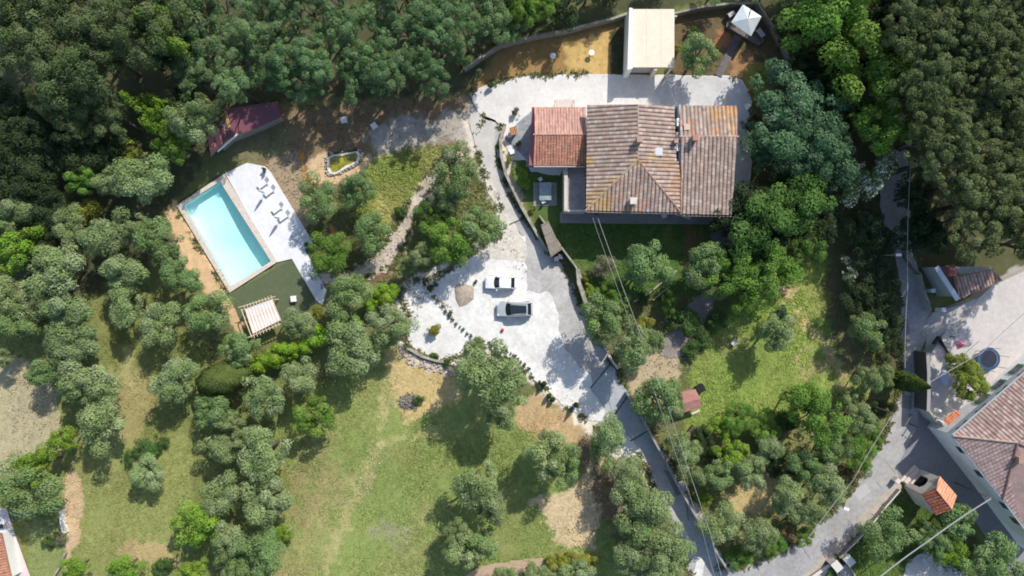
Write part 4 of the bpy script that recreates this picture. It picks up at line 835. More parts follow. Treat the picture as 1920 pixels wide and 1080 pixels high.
# grass tufts: nobody could count them
def tufts(name, n, region, lo, hi, avoid, lab, straw=.07):
    x0 = min(p[0] for p in region); x1 = max(p[0] for p in region); y0 = min(p[1] for p in region); y1 = max(p[1] for p in region)
    X = rng.uniform(x0, x1, n); Y = rng.uniform(y0, y1, n); ok = sdist(X, Y, region) > 0
    for a_ in avoid: ok &= sdist(X, Y, a_) < 2
    X = X[ok]; Y = Y[ok]; n = len(X); c = ground_colour(X, Y); keep = (c[:, 1] > c[:, 0]*.96) | (rng.random(n) < straw); X, Y, c = X[keep], Y[keep], c[keep]; n = len(X)
    V = []; K = []
    for b_ in range(3):
        a = rng.random(n)*6.283; h = rng.uniform(lo, hi, n)*(.3+1.1*fnoise(X, Y, 50, 71)); wd = h*1.0; ln = rng.uniform(.9, 1.8, n)*h; x = (X-960)/PXM+rng.normal(0, .1, n); y = (540-Y)/PXM+rng.normal(0, .1, n)
        ca, sa = np.cos(a), np.sin(a); z = np.zeros(n)-.05; dx, dy = rng.normal(0, 1, n)*ln, rng.normal(0, 1, n)*ln
        V.append(np.stack([np.stack([x-ca*wd*.5, y-sa*wd*.5, z], 1), np.stack([x+ca*wd*.5, y+sa*wd*.5, z], 1), np.stack([x+ca*wd*.3+dx, y+sa*wd*.3+dy, z+h], 1), np.stack([x-ca*wd*.3+dx, y-sa*wd*.3+dy, z+h], 1)], 1))
        K.append(c*rng.uniform(1.0, 1.5, (n, 1)))
    tag(link(name, quads_mesh(name, np.concatenate(V), np.concatenate(K), LEAF['grass'])), lab, kind='stuff')
SHEETS = [[(905, 215), (938, 232), (958, 368), (1048, 490), (1095, 590), (1222, 812), (1378, 1090), (1278, 1090), (1196, 845), (1108, 790), (1005, 712), (962, 680), (868, 665), (758, 640), (745, 552), (850, 500), (945, 440), (903, 318)],
 [(880, 172), (940, 150), (1100, 139), (1370, 142), (1411, 200), (1407, 345), (1385, 421), (1050, 421), (990, 320), (945, 262)],
 [(327, 384), (421, 322), (463, 305), (500, 312), (612, 545), (600, 600), (530, 625), (450, 625), (427, 554)],
 [(1640, 300), (1700, 280), (1712, 480), (1742, 560), (1725, 700), (1760, 760), (1960, 1040), (1960, 1160), (1745, 912), (1690, 915), (1520, 1100), (1300, 1100), (1400, 1062), (1580, 940), (1680, 760), (1690, 560)],
 [(835, 292), (862, 283), (792, 385), (738, 500), (700, 522), (600, 532), (692, 488), (765, 378)], [(1295, 565), (1342, 560), (1290, 655), (1240, 668)],
 [(1735, 490), (1960, 480), (1960, 1100), (1750, 800)], [(605, 285), (675, 280), (680, 300), (625, 330)], [(1690, 1090), (1700, 1050), (1830, 1085)], [(1175, 10), (1268, 10), (1268, 145), (1175, 145)]]
tufts('grass', 70000, [(-20, 600), (330, 540), (560, 700), (760, 650), (1000, 740), (1130, 830), (1300, 1100), (-20, 1100)], .06, .14, SHEETS, 'rough meadow grass and dry stalks', .55)
tufts('lawn_grass', 42000, [(1040, 420), (1400, 420), (1640, 430), (1680, 760), (1560, 980), (1400, 1060), (1200, 780), (1060, 560)], .06, .14, SHEETS, 'grass of the right hand garden and lawns', .4)
tufts('weeds', 26000, [(500, 200), (930, 180), (940, 420), (750, 540), (600, 500), (430, 300)], .06, .18, SHEETS, 'weeds and grass around the track and pond')
tufts('roadside_grass', 16000, [(1560, 900), (1920, 940), (1920, 1090), (1560, 1090)], .07, .18, SHEETS, 'grass below the shrine')
tufts('yard_weeds', 9000, [(885, 170), (940, 90), (1170, 50), (1420, 10), (1490, 140), (1400, 160), (1000, 140)], .05, .14, SHEETS, 'weeds in the walled yard behind the villa')
# weeds and grit creeping over the edges of paving and gravel
EL = [[(905, 215), (893, 270), (903, 318), (925, 360), (945, 398)], [(938, 232), (933, 268), (938, 320), (958, 368), (985, 410), (1012, 452), (1048, 490), (1078, 540), (1095, 590), (1128, 640), (1180, 742)], [(745, 552), (775, 528), (818, 520), (850, 500), (905, 462), (945, 440)], [(1165, 845), (1100, 785), (1060, 762), (1005, 712), (962, 680), (905, 650), (868, 665), (830, 680), (795, 668), (765, 650), (758, 620), (768, 590), (745, 552)], [(1196, 845), (1214, 880), (1240, 950), (1278, 1030), (1300, 1090)], [(1345, 1062), (1400, 1062), (1470, 1030), (1530, 985), (1580, 940), (1625, 880), (1655, 830), (1680, 760), (1688, 680), (1690, 560)], [(1690, 918), (1640, 978), (1592, 1025), (1550, 1060)], [(835, 292), (800, 330), (765, 378), (738, 435), (692, 488), (655, 503), (612, 515)], [(862, 283), (815, 350), (792, 385), (752, 470), (738, 500), (655, 530), (600, 532)], [(880, 172), (940, 150), (1000, 141), (1100, 139)], [(327, 384), (430, 552)], [(1370, 142), (1404, 170), (1411, 200), (1411, 290)], [(1180, 742), (1222, 812), (1268, 880), (1310, 950), (1360, 1050)]]
X = []; Y = []
for ln in EL:
    for a, c in zip(ln, ln[1:]):
        k = int(math.hypot(c[0]-a[0], c[1]-a[1])*1.6); t_ = rng.random(k); X.append(a[0]+(c[0]-a[0])*t_+rng.normal(0, 3.0, k)); Y.append(a[1]+(c[1]-a[1])*t_+rng.normal(0, 3.0, k))
X = np.concatenate(X); Y = np.concatenate(Y); ok = fnoise(X, Y, 16, 80) > .47; X, Y = X[ok], Y[ok]; n = len(X); V = []
for b_ in range(4):
    a = rng.random(n)*6.283; h = rng.uniform(.05, .2, n); x = (X-960)/PXM+rng.normal(0, .08, n); y = (540-Y)/PXM+rng.normal(0, .08, n); ca, sa = np.cos(a)*h*.7, np.sin(a)*h*.7; dx, dy = rng.normal(0, 1, n)*h, rng.normal(0, 1, n)*h; z = np.full(n, .03)
    V.append(np.stack([np.stack([x-ca, y-sa, z], 1), np.stack([x+ca, y+sa, z], 1), np.stack([x+ca*.5+dx, y+sa*.5+dy, z+h], 1), np.stack([x-ca*.5+dx, y-sa*.5+dy, z+h], 1)], 1))
cw = np.array([(.16, .20, .06), (.24, .22, .10), (.11, .16, .045), (.30, .25, .15)])[rng.integers(0, 4, 4*n)]
tag(link('verge_weeds', quads_mesh('verge_weeds', np.concatenate(V), cw, LEAF['grass'])), 'weeds creeping over the edges of paths, gravel and road', kind='stuff')
for o in list(C.objects):          # prototype trunks were linked only to make their meshes
    if o.name.split('.')[0] in ('trunk', 'stem') and o.parent is None: bpy.data.objects.remove(o)

# ---------------------------------------------------------------- buildings
PLAST = mat('white_plaster', (.80, .79, .76), n=(.8, .6, (.70, .68, .64)), n2=((4, .05),))
PLAST2 = mat('grey_plaster', (.50, .50, .48), n=(.8, .6, (.42, .41, .39)), n2=((4, .08),))
STONE = mat('rubble_wall', (.34, .29, .25), n=(2.5, .9, (.20, .165, .14)), n2=((6, .3), (14, .2)), bump=(6, .8, .1))
WALLCAP = mat('wall_top', (.40, .375, .31), n=(1.2, .9, (.20, .20, .13)), n2=((5, .2),))
TILE = mat('clay_tiles', attr=True, rough=.85, n=(.9, .30, (.27, .225, .19)), n2=((.35, .10), (1.6, .12), (9, .12)), spec=.15)
def clip(poly, k, val, keep_less):
    out = []; n = len(poly)
    for i in range(n):
        a, b = poly[i], poly[(i+1) % n]; ia = (a[k] <= val) == keep_less or a[k] == val; ib = (b[k] <= val) == keep_less or b[k] == val
        if ia: out.append(a)
        if ia != ib:
            t = (val-a[k])/(b[k]-a[k]); out.append(tuple(a[j]+(b[j]-a[j])*t for j in (0, 1)))
    return out
def slope(b, pts, pal, row=.46, amp=.10, tl=.42, down=None, lichen=None, seed=0, var=.085, thick=.16):
    """a tiled roof slope: real half-round tile courses clipped to the outline. lichen: f(x, y)->(weight, colour)"""
    rr = random.Random(seed); Pn = [Vector(p) for p in pts]; nrm = Vector((0, 0, 0))
    for i in range(len(Pn)): nrm += Pn[i].cross(Pn[(i+1) % len(Pn)])
    nrm.normalize()
    if nrm.z < 0: nrm = -nrm
    dn = Vector((nrm.x, nrm.y, 0)); dn = dn.normalized() if dn.length > .01 else Vector((0, -1, 0))
    if down: dn = Vector((down[0], down[1], 0)).normalized()
    vd = (dn-nrm*dn.dot(nrm)).normalized(); ud = nrm.cross(vd).normalized(); o = Pn[0]
    p2 = [((p-o).dot(ud), (p-o).dot(vd)) for p in Pn]
    u0 = min(p[0] for p in p2); u1 = max(p[0] for p in p2); prof = [0, .8, 1, .8, 0]
    k = 0; u = u0
    while u < u1:
        rc = rr.uniform(1-var*.6, 1+var*.6); offs = rr.uniform(0, tl)
        strip = clip(clip(p2, 0, u, False), 0, u+row, True)
        if len(strip) > 2:
            v0 = min(p[1] for p in strip); v1 = max(p[1] for p in strip); v = v0-offs
            while v < v1:
                cell = clip(clip(strip, 1, v, False), 1, min(v+tl, v1+.01), True)
                if len(cell) > 2:
                    base = pal[rr.randrange(len(pal))]; f = rc*rr.uniform(1-var, 1+var)
                    cx = sum(p[0] for p in cell)/len(cell); cv = sum(p[1] for p in cell)/len(cell); wp = o+ud*cx+vd*cv
                    col = tuple(c*f for c in base)
                    if lichen:
                        w_, lc = lichen(wp.x, wp.y); w_ *= rr.uniform(.15, .95); w_ = max(0, min(1, w_)); col = tuple(col[j]*(1-w_)+lc[j]*w_ for j in range(3))
                    for s in range(4):
                        a, c = u+row*s/4, u+row*(s+1)/4; q = clip(clip(cell, 0, a, False), 0, c, True)
                        if len(q) < 3: continue
                        pp = []
                        for x, y in q:
                            t = (x-a)/(row/4); h = amp*(prof[s]*(1-t)+prof[s+1]*t)+.02*(y-v)/tl
                            pp.append(o+ud*(x+.018*math.sin(y*1.7+k*2.3))+vd*y+nrm*h)
                        nn = (pp[1]-pp[0]).cross(pp[2]-pp[1])
                        dk = .55 if s == 0 else (.80 if s == 3 and amp > .05 else 1.0)   # channel sides coloured darker for trough shade and the dirt there
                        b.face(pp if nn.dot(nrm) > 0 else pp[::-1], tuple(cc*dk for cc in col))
                v += tl
        u += row; k += 1
    # underside and edge thickness
    low = [p-nrm*thick for p in Pn]
    b.face(low[::-1] if (Pn[1]-Pn[0]).cross(Pn[2]-Pn[1]).z > 0 else low, pal[0])
    for i in range(len(Pn)):
        j = (i+1) % len(Pn); b.face([low[i], low[j], Pn[j], Pn[i]], pal[0])
def ridge(b, a, c, col, r=.13):
    a = Vector(a); c = Vector(c); n = max(1, int((c-a).length/.42)); 
    for i in range(n):
        p = a.lerp(c, i/n); q = a.lerp(c, (i+1)/n+.01); f = R.uniform(.82, 1.15); b.tube([p, q], [r, r*.86], 7, tuple(x*f for x in col))
def wall_seg(b, a, c, z0, z1, t=.3, col=(.5, .5, .5)):
    """z0, z1 may be single numbers"""
    a = Vector(a[:2]); c = Vector(c[:2]); d = (c-a); L_ = d.length
    b.box(((a.x+c.x)/2, (a.y+c.y)/2, (z0+z1)/2), (L_+t*.98, t, z1-z0), math.atan2(d.y, d.x), col)

OLDT = [(.415, .305, .25), (.375, .28, .23), (.46, .355, .295), (.33, .25, .21), (.49, .395, .335), (.41, .28, .22)]
NEWT = [(.50, .215, .135), (.46, .19, .12), (.54, .25, .165), (.44, .20, .14)]
villa = empty('villa', P(1190, 300), label='large farmhouse villa with old hipped clay tile roofs and a newer red roofed wing', cat='house')
def lich(cx, cy, r, col, more=()):
    cs = [P(cx, cy, 6.5)[:2]+(r/PXM,)]+[P(m[0], m[1], 6.5)[:2]+(m[2]/PXM,) for m in more]
    def f(x, y):
        w_ = max(max(0, 1-math.hypot(x-c[0], y-c[1])/c[2]) for c in cs); return min(1, w_*2.2)*(.5+.7*float(vnoise(x, y, .9, 8))), col
    return f
EZ, RZ = 6.0, 7.6
apex = P(1196, 300, RZ); rn = P(1196, 196, RZ)
YL = (.55, .33, .08)
b = MB()
lf = lich(1196, 300, 20, YL, ((1150, 350, 22), (1125, 375, 28), (1110, 390, 24), (1105, 300, 12)))
slope(b, [rn, P(1101, 197, EZ), P(1099, 394, EZ), apex], OLDT, seed=1, lichen=lf)
slope(b, [apex, P(1099, 394, EZ), P(1276, 398, EZ)], OLDT+[(.50, .25, .18)], seed=2, lichen=lich(1125, 385, 34, YL, ((1185, 392, 16), (1196, 305, 14), (1105, 395, 30))))
slope(b, [P(1276, 303, 6.25), apex, P(1276, 398, EZ)], OLDT, seed=3, lichen=lich(1276, 350, 30, (.48, .28, .14), ((1276, 310, 26), (1240, 303, 22), (1205, 300, 18))), down=(1, 0))
slope(b, [rn, apex, P(1268, 302, 6.3), P(1263, 199, 6.3)], OLDT, seed=4, down=(1, 0), lichen=lich(1225, 305, 22, (.50, .36, .14), ((1235, 305, 20),)))
ridge(b, rn, apex, (.36, .27, .23)); ridge(b, apex, P(1099, 394, EZ+.05), (.44, .32, .17)); ridge(b, apex, P(1276, 398, EZ+.05), (.33, .18, .13)); ridge(b, P(1277, 303, 6.35), P(1277, 398, 6.15), (.40, .25, .16), .10)
under(b.build('main_roof', TILE), villa)
EB = 5.7; RB = 7.0
b = MB()
slope(b, [P(1382, 256, RB), P(1276, 256, RB), P(1273, 198, 6.1), P(1382, 199, 6.1)], OLDT+[(.50, .27, .18)], seed=5, down=(0, 1), lichen=lich(1368, 212, 34, (.60, .31, .09), ((1378, 240, 22), (1350, 205, 26), (1340, 250, 12))))
slope(b, [P(1276, 257, RB), P(1383, 257, RB), P(1371, 403, EB), P(1279, 401, EB)], OLDT, seed=6, down=(0, -1))
ridge(b, P(1274, 256, RB), P(1384, 256, RB), (.46, .29, .23), .12)
under(b.build('east_roof', TILE), villa)
b = MB(); EA, RA = 4.2, 5.3
slope(b, [P(1003, 252, RA), P(1098, 252, RA), P(1098, 310, EA), P(1000, 310, EA)], NEWT, seed=7, down=(0, -1), row=.33, amp=.03, tl=.36, var=.12, lichen=lambda x, y: (max(0, float(vnoise(x, y, 1.2, 3))-.5)*1.1, (.46, .36, .14)))
slope(b, [P(1098, 252, RA), P(1003, 252, RA), P(1002, 201, EA+.1), P(1098, 201, EA+.1)], [(.56, .31, .25), (.52, .28, .22), (.60, .34, .27)], seed=8, down=(0, 1), row=.33, amp=.025, tl=.36, var=.07)
ridge(b, P(1000, 252, RA), P(1098, 252, RA), (.56, .30, .23), .10)
b.face([P(1003, 201, EA+.16), P(997, 201, EA-.1), P(992, 310, EA-.1), P(1001, 310, EA+.06), P(1003.5, 252, RA+.05)][::-1], (.42, .13, .12))
ridge(b, P(1003, 202, EA+.2), P(1004, 252, RA+.1), (.60, .33, .27), .09); ridge(b, P(1004, 252, RA+.1), P(1001, 310, EA+.1), (.60, .33, .27), .09)
under(b.build('wing_roof', TILE), villa)
def walls(name, px, z1, m, inset=.35, z0=0, parent=None):
    W_ = [P(x, y, z1) for x, y in px]; cx = sum(p[0] for p in W_)/len(W_); cy_ = sum(p[1] for p in W_)/len(W_)
    W_ = [(p[0]-math.copysign(inset, p[0]-cx), p[1]-math.copysign(inset, p[1]-cy_)) for p in W_]; b = MB(); b.prism(W_[::-1] if sum(W_[i][0]*W_[(i+1) % len(W_)][1]-W_[(i+1) % len(W_)][0]*W_[i][1] for i in range(len(W_))) < 0 else W_, z0, z1)
    o = b.build(name, m); return under(o, parent) if parent else o
walls('main_wall', [(1101, 197), (1264, 199), (1264, 303), (1276, 303), (1276, 398), (1099, 395)], 5.6, PLAST2, parent=villa)
walls('east_wall', [(1274, 199), (1382, 199), (1374, 402), (1278, 402)], 5.4, PLAST2, parent=villa)
walls('wing_wall', [(998, 202), (1097, 202), (1097, 309), (996, 309)], 4.0, PLAST, parent=villa)
# narrow gully between the two roofs, with white boxes
b = MB(); b.prism([P(1264, 303, 5.3)[:2], P(1274, 303, 5.3)[:2], P(1274, 199, 5.3)[:2], P(1264, 199, 5.3)[:2]], 0, 5.3); under(b.build('roof_gully', mat('gully_membrane', (.10, .115, .11), .7)), villa)
b = MB(); wall_seg(b, P(1274.5, 198, 6.3), P(1274.5, 303, 6.3), 5.3, 6.35, .22); wall_seg(b, P(1264, 198, 6.4), P(1264, 240, 6.4), 5.3, 6.35, .12); under(b.build('gully_parapet', mat('lead_grey', (.38, .42, .42), .6)), villa)
for k, (x, y) in enumerate([(1268.5, 233), (1268, 259), (1268, 279)]):
    t = empty('air_conditioner', P(x, y, 5.32), label=['upper', 'middle', 'lower'][k]+' white air conditioning box in the dark gully of the villa roof', cat='air conditioner', group='air conditioners in the roof gully')
    b = MB(); b.box((0, 0, .62), (.42, .90, 1.02)); link('casing', b.build('casing', mat('white_metal', (.80, .80, .80), .4)).data, t)
    b = MB(); b.lathe([(.18, 0), (.18, .02), (.03, .03)], (0, .1, 1.135), 12); link('fan_grille', b.build('fan_grille', mat('grey_metal', (.52, .53, .54), .5)).data, t)
    b = MB(); b.box((0, -.3, .055), (.40, .08, .11)); b.box((0, .3, .055), (.40, .08, .11)); link('foot_rail', b.build('foot_rail', mat('grey_metal')).data, t)
def chimney(x, y, z, h, s, m, capc, pot=True):
    b = MB(); X, Y, _ = P(x, y, z+h); b.box((X, Y, z+h/2-.3), (s, s, h+.6)); c = under(b.build('chimney', m), villa)
    b = MB(); b.box((X, Y, z+h+.06), (s*1.35, s*1.35, .12), 0, capc); b.box((X, Y, z+h+.32), (s*1.2, s*1.2, .09), .0, capc)
    for dx in (-1, 1):
        for dy in (-1, 1): b.box((X+dx*s*.42, Y+dy*s*.42, z+h+.2), (.1, .1, .2), 0, capc)
    o = b.build('chimney_cap', TILE, c); return c
BR_ = mat('chimney_brick', (.40, .26, .20), n=(3, .8, (.28, .18, .14)), n2=((9, .2),))
chimney(1199, 262, 7.2, 1.2, .55, mat('chimney_render', (.46, .36, .31), n2=((6, .15),)), (.45, .30, .24)); chimney(1303, 259, 6.6, 1.2, .55, BR_, (.40, .20, .15)); chimney(1187, 377, 6.1, .8, .62, mat('pale_render', (.68, .62, .54), n2=((6, .1),)), (.72, .66, .58))
chimney(1267, 265, 5.6, 1.3, .4, BR_, (.42, .26, .2)); chimney(1287, 239, 6.3, .35, .6, mat('pink_render', (.62, .45, .38), n2=((6, .1),)), (.60, .45, .38))
b = MB(); X, Y, _ = P(1234, 285, 6.9); b.box((X, Y, 7.02), (1.0, 1.0, .16), 0, (.62, .60, .60)); sk = under(b.build('skylight', mat('skylight_frame', (.50, .46, .46), .5)), villa)
b = MB(); b.box((X, Y, 7.115), (.78, .78, .03)); b.build('pane', mat('skylight_glass', (.60, .58, .62), .25, spec=.6), sk)
# gutters
gm = mat('gutter', (.26, .20, .17), .6)
b = MB(); b.tube([P(1099, 397.5, 5.85), P(1278, 401, 5.8)], .09, 6); b.tube([P(1278, 404.5, 5.5), P(1371, 406, 5.5)], .09, 6); under(b.build('gutter', gm), villa)
b = MB(); b.tube([P(1000, 312.5, 4.1), P(1097, 312.5, 4.1)], .09, 6); under(b.build('gutter', mat('gutter_pale', (.55, .40, .36), .6)), villa)
for x, y in [(1120, 1), (1170, 1), (1225, 1), (1310, 2), (1345, 2)]:      # south windows with brown shutters
    Y0 = P(0, 395.5 if y == 1 else 402, 5.5)[1]+.34; X = P(x, 0, 4)[0]
    for z in (1.4, 4.2):
        b = MB(); b.box((X, Y0-.02, z), (.9, .10, 1.3)); o = under(b.build('window', mat('window_glass', (.05, .06, .07), .15, spec=.6)), villa)
        for sg in (-1, 1): b = MB(); b.box((X+sg*.70, Y0-.05, z), (.45, .07, 1.35)); b.build('shutter', mat('brown_shutter', (.16, .09, .055), .6), o)
# flat roofed link and its white wall, on the west of the main block
b = MB(); b.prism([P(1060, 395, 2.9)[:2], P(1098, 395, 2.9)[:2], P(1098, 314, 2.9)[:2], P(1060, 314, 2.9)[:2]], 0, 2.9); under(b.build('flat_roof_annex', mat('old_flat_roof', (.33, .29, .27), n=(.9, .9, (.24, .205, .19)), n2=((4, .15),))), villa)
b = MB(); b.box((P(1061, 0, 3.1)[0], P(0, 354, 3.1)[1], 1.6), (.42, 5.4, 3.2)); b.box((P(1079, 0, 3)[0], P(0, 395, 3)[1], 1.55), (2.5, .25, 3.06)); under(b.build('annex_parapet', mat('pale_parapet', (.62, .57, .51), n=(1, .8, (.45, .42, .37)), n2=((5, .15),))), villa)
# wooden lattice pergola behind the wing
t = empty('lattice_canopy', P(1058, 197), label='small wooden slatted canopy behind the red roofed wing', cat='canopy')
for k in range(13):
    b = MB(); X, Y, _ = P(1040+k*3.05, 194, 2.6); b.box((X, Y, 2.6), (.09, .95, .08)); under(b.build('slat', mat('weathered_wood', (.52, .42, .35), n2=((6, .2),))), t)
for k, (x, y) in enumerate([(1041, 190), (1075, 190)]):
    b = MB(); X, Y, _ = P(x, y, 2.5); b.box((X, Y, 1.25), (.1, .1, 2.5)); under(b.build('post', MATS['weathered_wood']), t)

# beige flat roofed building at the top
HB = 3.3
t = empty('garage', P(1222, 75), label='beige flat roofed outbuilding with a white side parapet at the top', cat='outbuilding')
b = MB(); b.prism([P(1187, 126, HB)[:2], P(1264.5, 126, HB)[:2], P(1264.5, 17, HB)[:2], P(1187, 17, HB)[:2]], HB-.18, HB); b.box((P(1213, 0, HB)[0], P(0, 71, HB)[1], HB+.012), (.05, 7.0, .03)); b.box((P(1240, 0, HB)[0], P(0, 71, HB)[1], HB+.012), (.05, 7.0, .03))
under(b.build('flat_roof', mat('beige_roof_sheet', (.77, .66, .52), n=(.5, .6, (.70, .60, .48)), n2=((1.2, .06), (5, .04)))), t)
b = MB(); b.prism([P(1176.5, 131, HB+.3)[:2], P(1186.5, 128, HB+.3)[:2], P(1186.5, 15, HB+.3)[:2], P(1180, 14, HB+.3)[:2]], 0, HB+.28); under(b.build('side_wall', PLAST), t)
b = MB(); z = HB-.2; p0 = P(1189, 122, z); p1 = P(1228, 122, z); p2 = P(1228, 20, z); p3 = P(1189, 20, z)
b.prism([p0[:2], p1[:2], p2[:2], p3[:2]], 0, z); under(b.build('wall', mat('grey_wall', (.42, .41, .42), n2=((3, .1),))), t)
for x in (1229.5, 1258):
    b = MB(); X, Y, _ = P(x, 127, HB-.2); b.box((X, Y-.1, (HB-.2)/2), (.38 if x < 1240 else .2, .38 if x < 1240 else .2, HB-.2)); under(b.build('post', mat('beige_post', (.72, .63, .50), n2=((3, .06),))), t)
b = MB(); b.box((P(1247, 0, HB-.3)[0], P(0, 22, HB)[1]-.4, 1.5), (2.9, .2, 3.0)); under(b.build('rear_wall', PLAST2), t)

# gazebo on its deck
t = empty('gazebo', P(1395, 48), label='square gazebo with a shiny silver panel roof on a dark deck, top right', cat='gazebo')
G = [(1393, 8), (1428, 31), (1408, 68), (1371, 42)]; HG = 2.5
b = MB(); W_ = [P(x, y, HG) for x, y in G]; cG = tuple(sum(p[k] for p in W_)/4 for k in (0, 1))+(HG+.5,)
silv = mat('silver_panel', (.62, .67, .68), .32, metal=.25, spec=.6, n=(.8, .6, (.50, .56, .58)), bump=(1.5, .25, .1))
for i in range(4):
    a_, c_ = W_[i], W_[(i+1) % 4]; f = [a_, c_, cG]; b.face(f if (Vector(f[1])-Vector(f[0])).cross(Vector(f[2])-Vector(f[1])).z > 0 else f[::-1])
under(b.build('roof', silv), t)
b = MB(); e = P(1399, 23, HG+.4); b.tube([P(1408, 18, HG+.33), P(1404, 32, HG+.5)], .05, 5); under(b.build('roof_seam', mat('dark_metal', (.07, .07, .08), .5)), t)
for x, y in G:
    b = MB(); X, Y, _ = P(x, y, HG); X += (cG[0]-X)*.08; Y += (cG[1]-Y)*.08; b.box((X, Y, HG/2), (.12, .12, HG-.05)); under(b.build('post', mat('dark_metal')), t)
t2 = empty('timber_deck', P(1395, 55), label='dark timber deck under and around the silver roofed gazebo', cat='deck')
b = MB(); b.prism([P(x, y)[:2] for x, y in [(1360, 52), (1366, 22), (1382, 28), (1425, 60), (1432, 78), (1422, 87)]], 0, .35); under(b.build('boards', mat('dark_deck', (.19, .165, .16), n=(4, .7, (.13, .11, .11)), n2=((7, .2),))), t2)
t3 = empty('boardwalk', P(1365, 103), label='narrow dark boardwalk leading up to the gazebo', cat='boardwalk')
b = MB()
for k in range(22):
    f = k/21; X, Y, _ = P(1383-f*(1383-1347), 69+f*72); b.box((X, Y, .13), (.93, .19, .08), math.atan2(-36, -72)*-1*0+math.radians(-27), (1, 1, 1))
under(b.build('planks', mat('old_plank', (.17, .15, .155), n=(2, .7, (.25, .23, .23)), n2=((6, .2),))), t3)
for k, (x, y, l, wd, rz, lab, c) in enumerate([(1368, 31, 1.0, .7, .55, 'pale bench cushion box at the left corner of the gazebo deck', (.52, .48, .46)), (1422, 66, 1.3, .8, -.9, 'pale lilac padded seat at the right corner of the gazebo deck', (.46, .43, .46))]):
    t = empty('outdoor_sofa', P(x, y), rz, label=lab, cat='seat', group='padded seats on the gazebo deck')
    b = MB(); b.box((0, 0, .55), (l, wd, .4)); link('base', b.build('base', mat('dark_rattan', (.09, .08, .08))).data, t)
    b = MB(); b.box((0, 0, .80), (l*.85, wd*.7, .12)); link('cushion', b.build('cushion', mat('cushion%d' % k, c)).data, t)
def frame_box(x, y, s, h, lab, col, px_in=.28):
    t = empty('fire_pit', P(x, y), .05, label=lab, cat='fire pit'); b = MB()
    for q in range(4):
        a = q*math.pi/2; b.box((math.cos(a)*(s/2-.08), math.sin(a)*(s/2-.08), h/2), (.16, s-.17, h), a)
    link('rim', b.build('rim', mat('pale_block', col)).data, t); b = MB(); b.box((0, 0, h*.3), (s-.34, s-.34, h*.5)); link('hollow', b.build('hollow', mat('soot', (.04, .04, .045))).data, t); return t
frame_box(1452, 134, .80, .45, 'small white square fire pit near the right boundary wall', (.55, .54, .56))
t = empty('storage_box', P(1493, 158), .2, label='blue-grey storage chest at the corner of the boundary wall', cat='box'); b = MB(); b.box((0, 0, .35), (1.5, 1.0, .7)); link('chest', b.build('chest', mat('blue_grey_plastic', (.20, .25, .31), .5)).data, t)
b = MB(); b.box((0, 0, .74), (1.56, 1.06, .07)); link('lid', b.build('lid', mat('blue_grey_lid', (.26, .32, .39), .5)).data, t)

# walls
def wall(label, pts, h, t=.3, m=None, z0=-.2, cap=None, name='stone_wall', group=None):
    """pts are where the wall top shows; built at its real height with a coping"""
    W_ = [P(x, y, z0+.2+h) for x, y in pts]; r_ = empty(name, (W_[0][0], W_[0][1], z0+.2), label=label, cat='wall', group=group); b = MB(); c = MB()
    for i in range(len(W_)-1):
        wall_seg(b, W_[i], W_[i+1], z0, z0+.2+h-.06-.0015*i, t*.8); wall_seg(c, W_[i], W_[i+1], z0+.2+h-.058, z0+.2+h-.0015*i, t*.95)
    under(b.build('masonry', m or STONE), r_); under(c.build('coping', cap or WALLCAP), r_); return r_
wall('long stone boundary wall at the top, left of the beige outbuilding', [(872, 128), (905, 105), (938, 84), (1000, 68), (1060, 57), (1110, 44), (1150, 34), (1178, 24)], 1.2, .3)
wall('curving stone boundary wall at the top, right of the beige outbuilding', [(1266, 24), (1320, 12), (1370, 6), (1422, 6)], 1.2, .26)
wall('straight stone boundary wall slanting down right of the gazebo', [(1422, 6), (1448, 46), (1472, 88), (1495, 140)], 1.2, .26)
wall('dark stone wall curving along the driveway left of the villa', [(946, 238), (938, 262), (940, 292), (948, 325), (962, 355), (978, 388), (992, 412), (1008, 440), (1026, 470)], 1.0, .34)
wall('thin pale retaining wall between villa lawn and driveway', [(1012, 405), (1032, 432), (1056, 468), (1080, 500), (1090, 520)], 1.6, .2)
wall('stone retaining wall beside the driveway below the villa lawn', [(1084, 508), (1086, 530), (1096, 560), (1104, 578)], 1.6, .5)
wall('low pale wall beside the upper concrete slab', [(1143, 668), (1150, 680), (1158, 690)], .9, .3, cap=mat('light_cap', (.60, .57, .52)))
wall('retaining wall along the upper driveway under two olives', [(1104, 580), (1118, 615), (1140, 662)], 1.3, .3)
wall('long grey retaining wall beside the lower driveway', [(1178, 740), (1200, 775), (1228, 828), (1250, 868), (1280, 925), (1318, 990), (1350, 1045), (1375, 1085)], 2.0, .26, m=mat('grey_render', (.34, .335, .33), n=(.8, .8, (.26, .25, .24))), cap=mat('grey_cap', (.30, .30, .29), n2=((4, .15),)))
wall('low diagonal stone wall in the lower garden', [(1268, 508), (1240, 530), (1215, 552), (1190, 565)], .8, .22)
wall('mossy low wall with a red earth bank at the foot of the sandy track', [(1255, 538), (1225, 562)], .5, .2)
wall('old dark garden wall above the upper left gully of the yard', [(552, 285), (545, 300)], .3, .2)
t = wall('pale roadside garden wall below the shrine', [(1688, 920), (1662, 950), (1622, 1000), (1576, 1046)], .8, .16, cap=mat('light_cap'))
wall('pale curb wall along the lawn beyond the lane gate', [(1553, 1062), (1530, 1078), (1510, 1092)], .5, .4, cap=mat('light_cap'))
wall('thin curb between gate drive and triangular lawn, lower', [(1562, 1060), (1580, 1092)], .5, .15)
wall('thin curb between gate drive and triangular lawn, upper', [(1586, 1052), (1608, 1088)], .5, .15)
wall('white low wall by the lawn of the pink terrace', [(113, 960), (114, 985), (118, 1000)], .9, .25, m=PLAST, cap=PLAST)
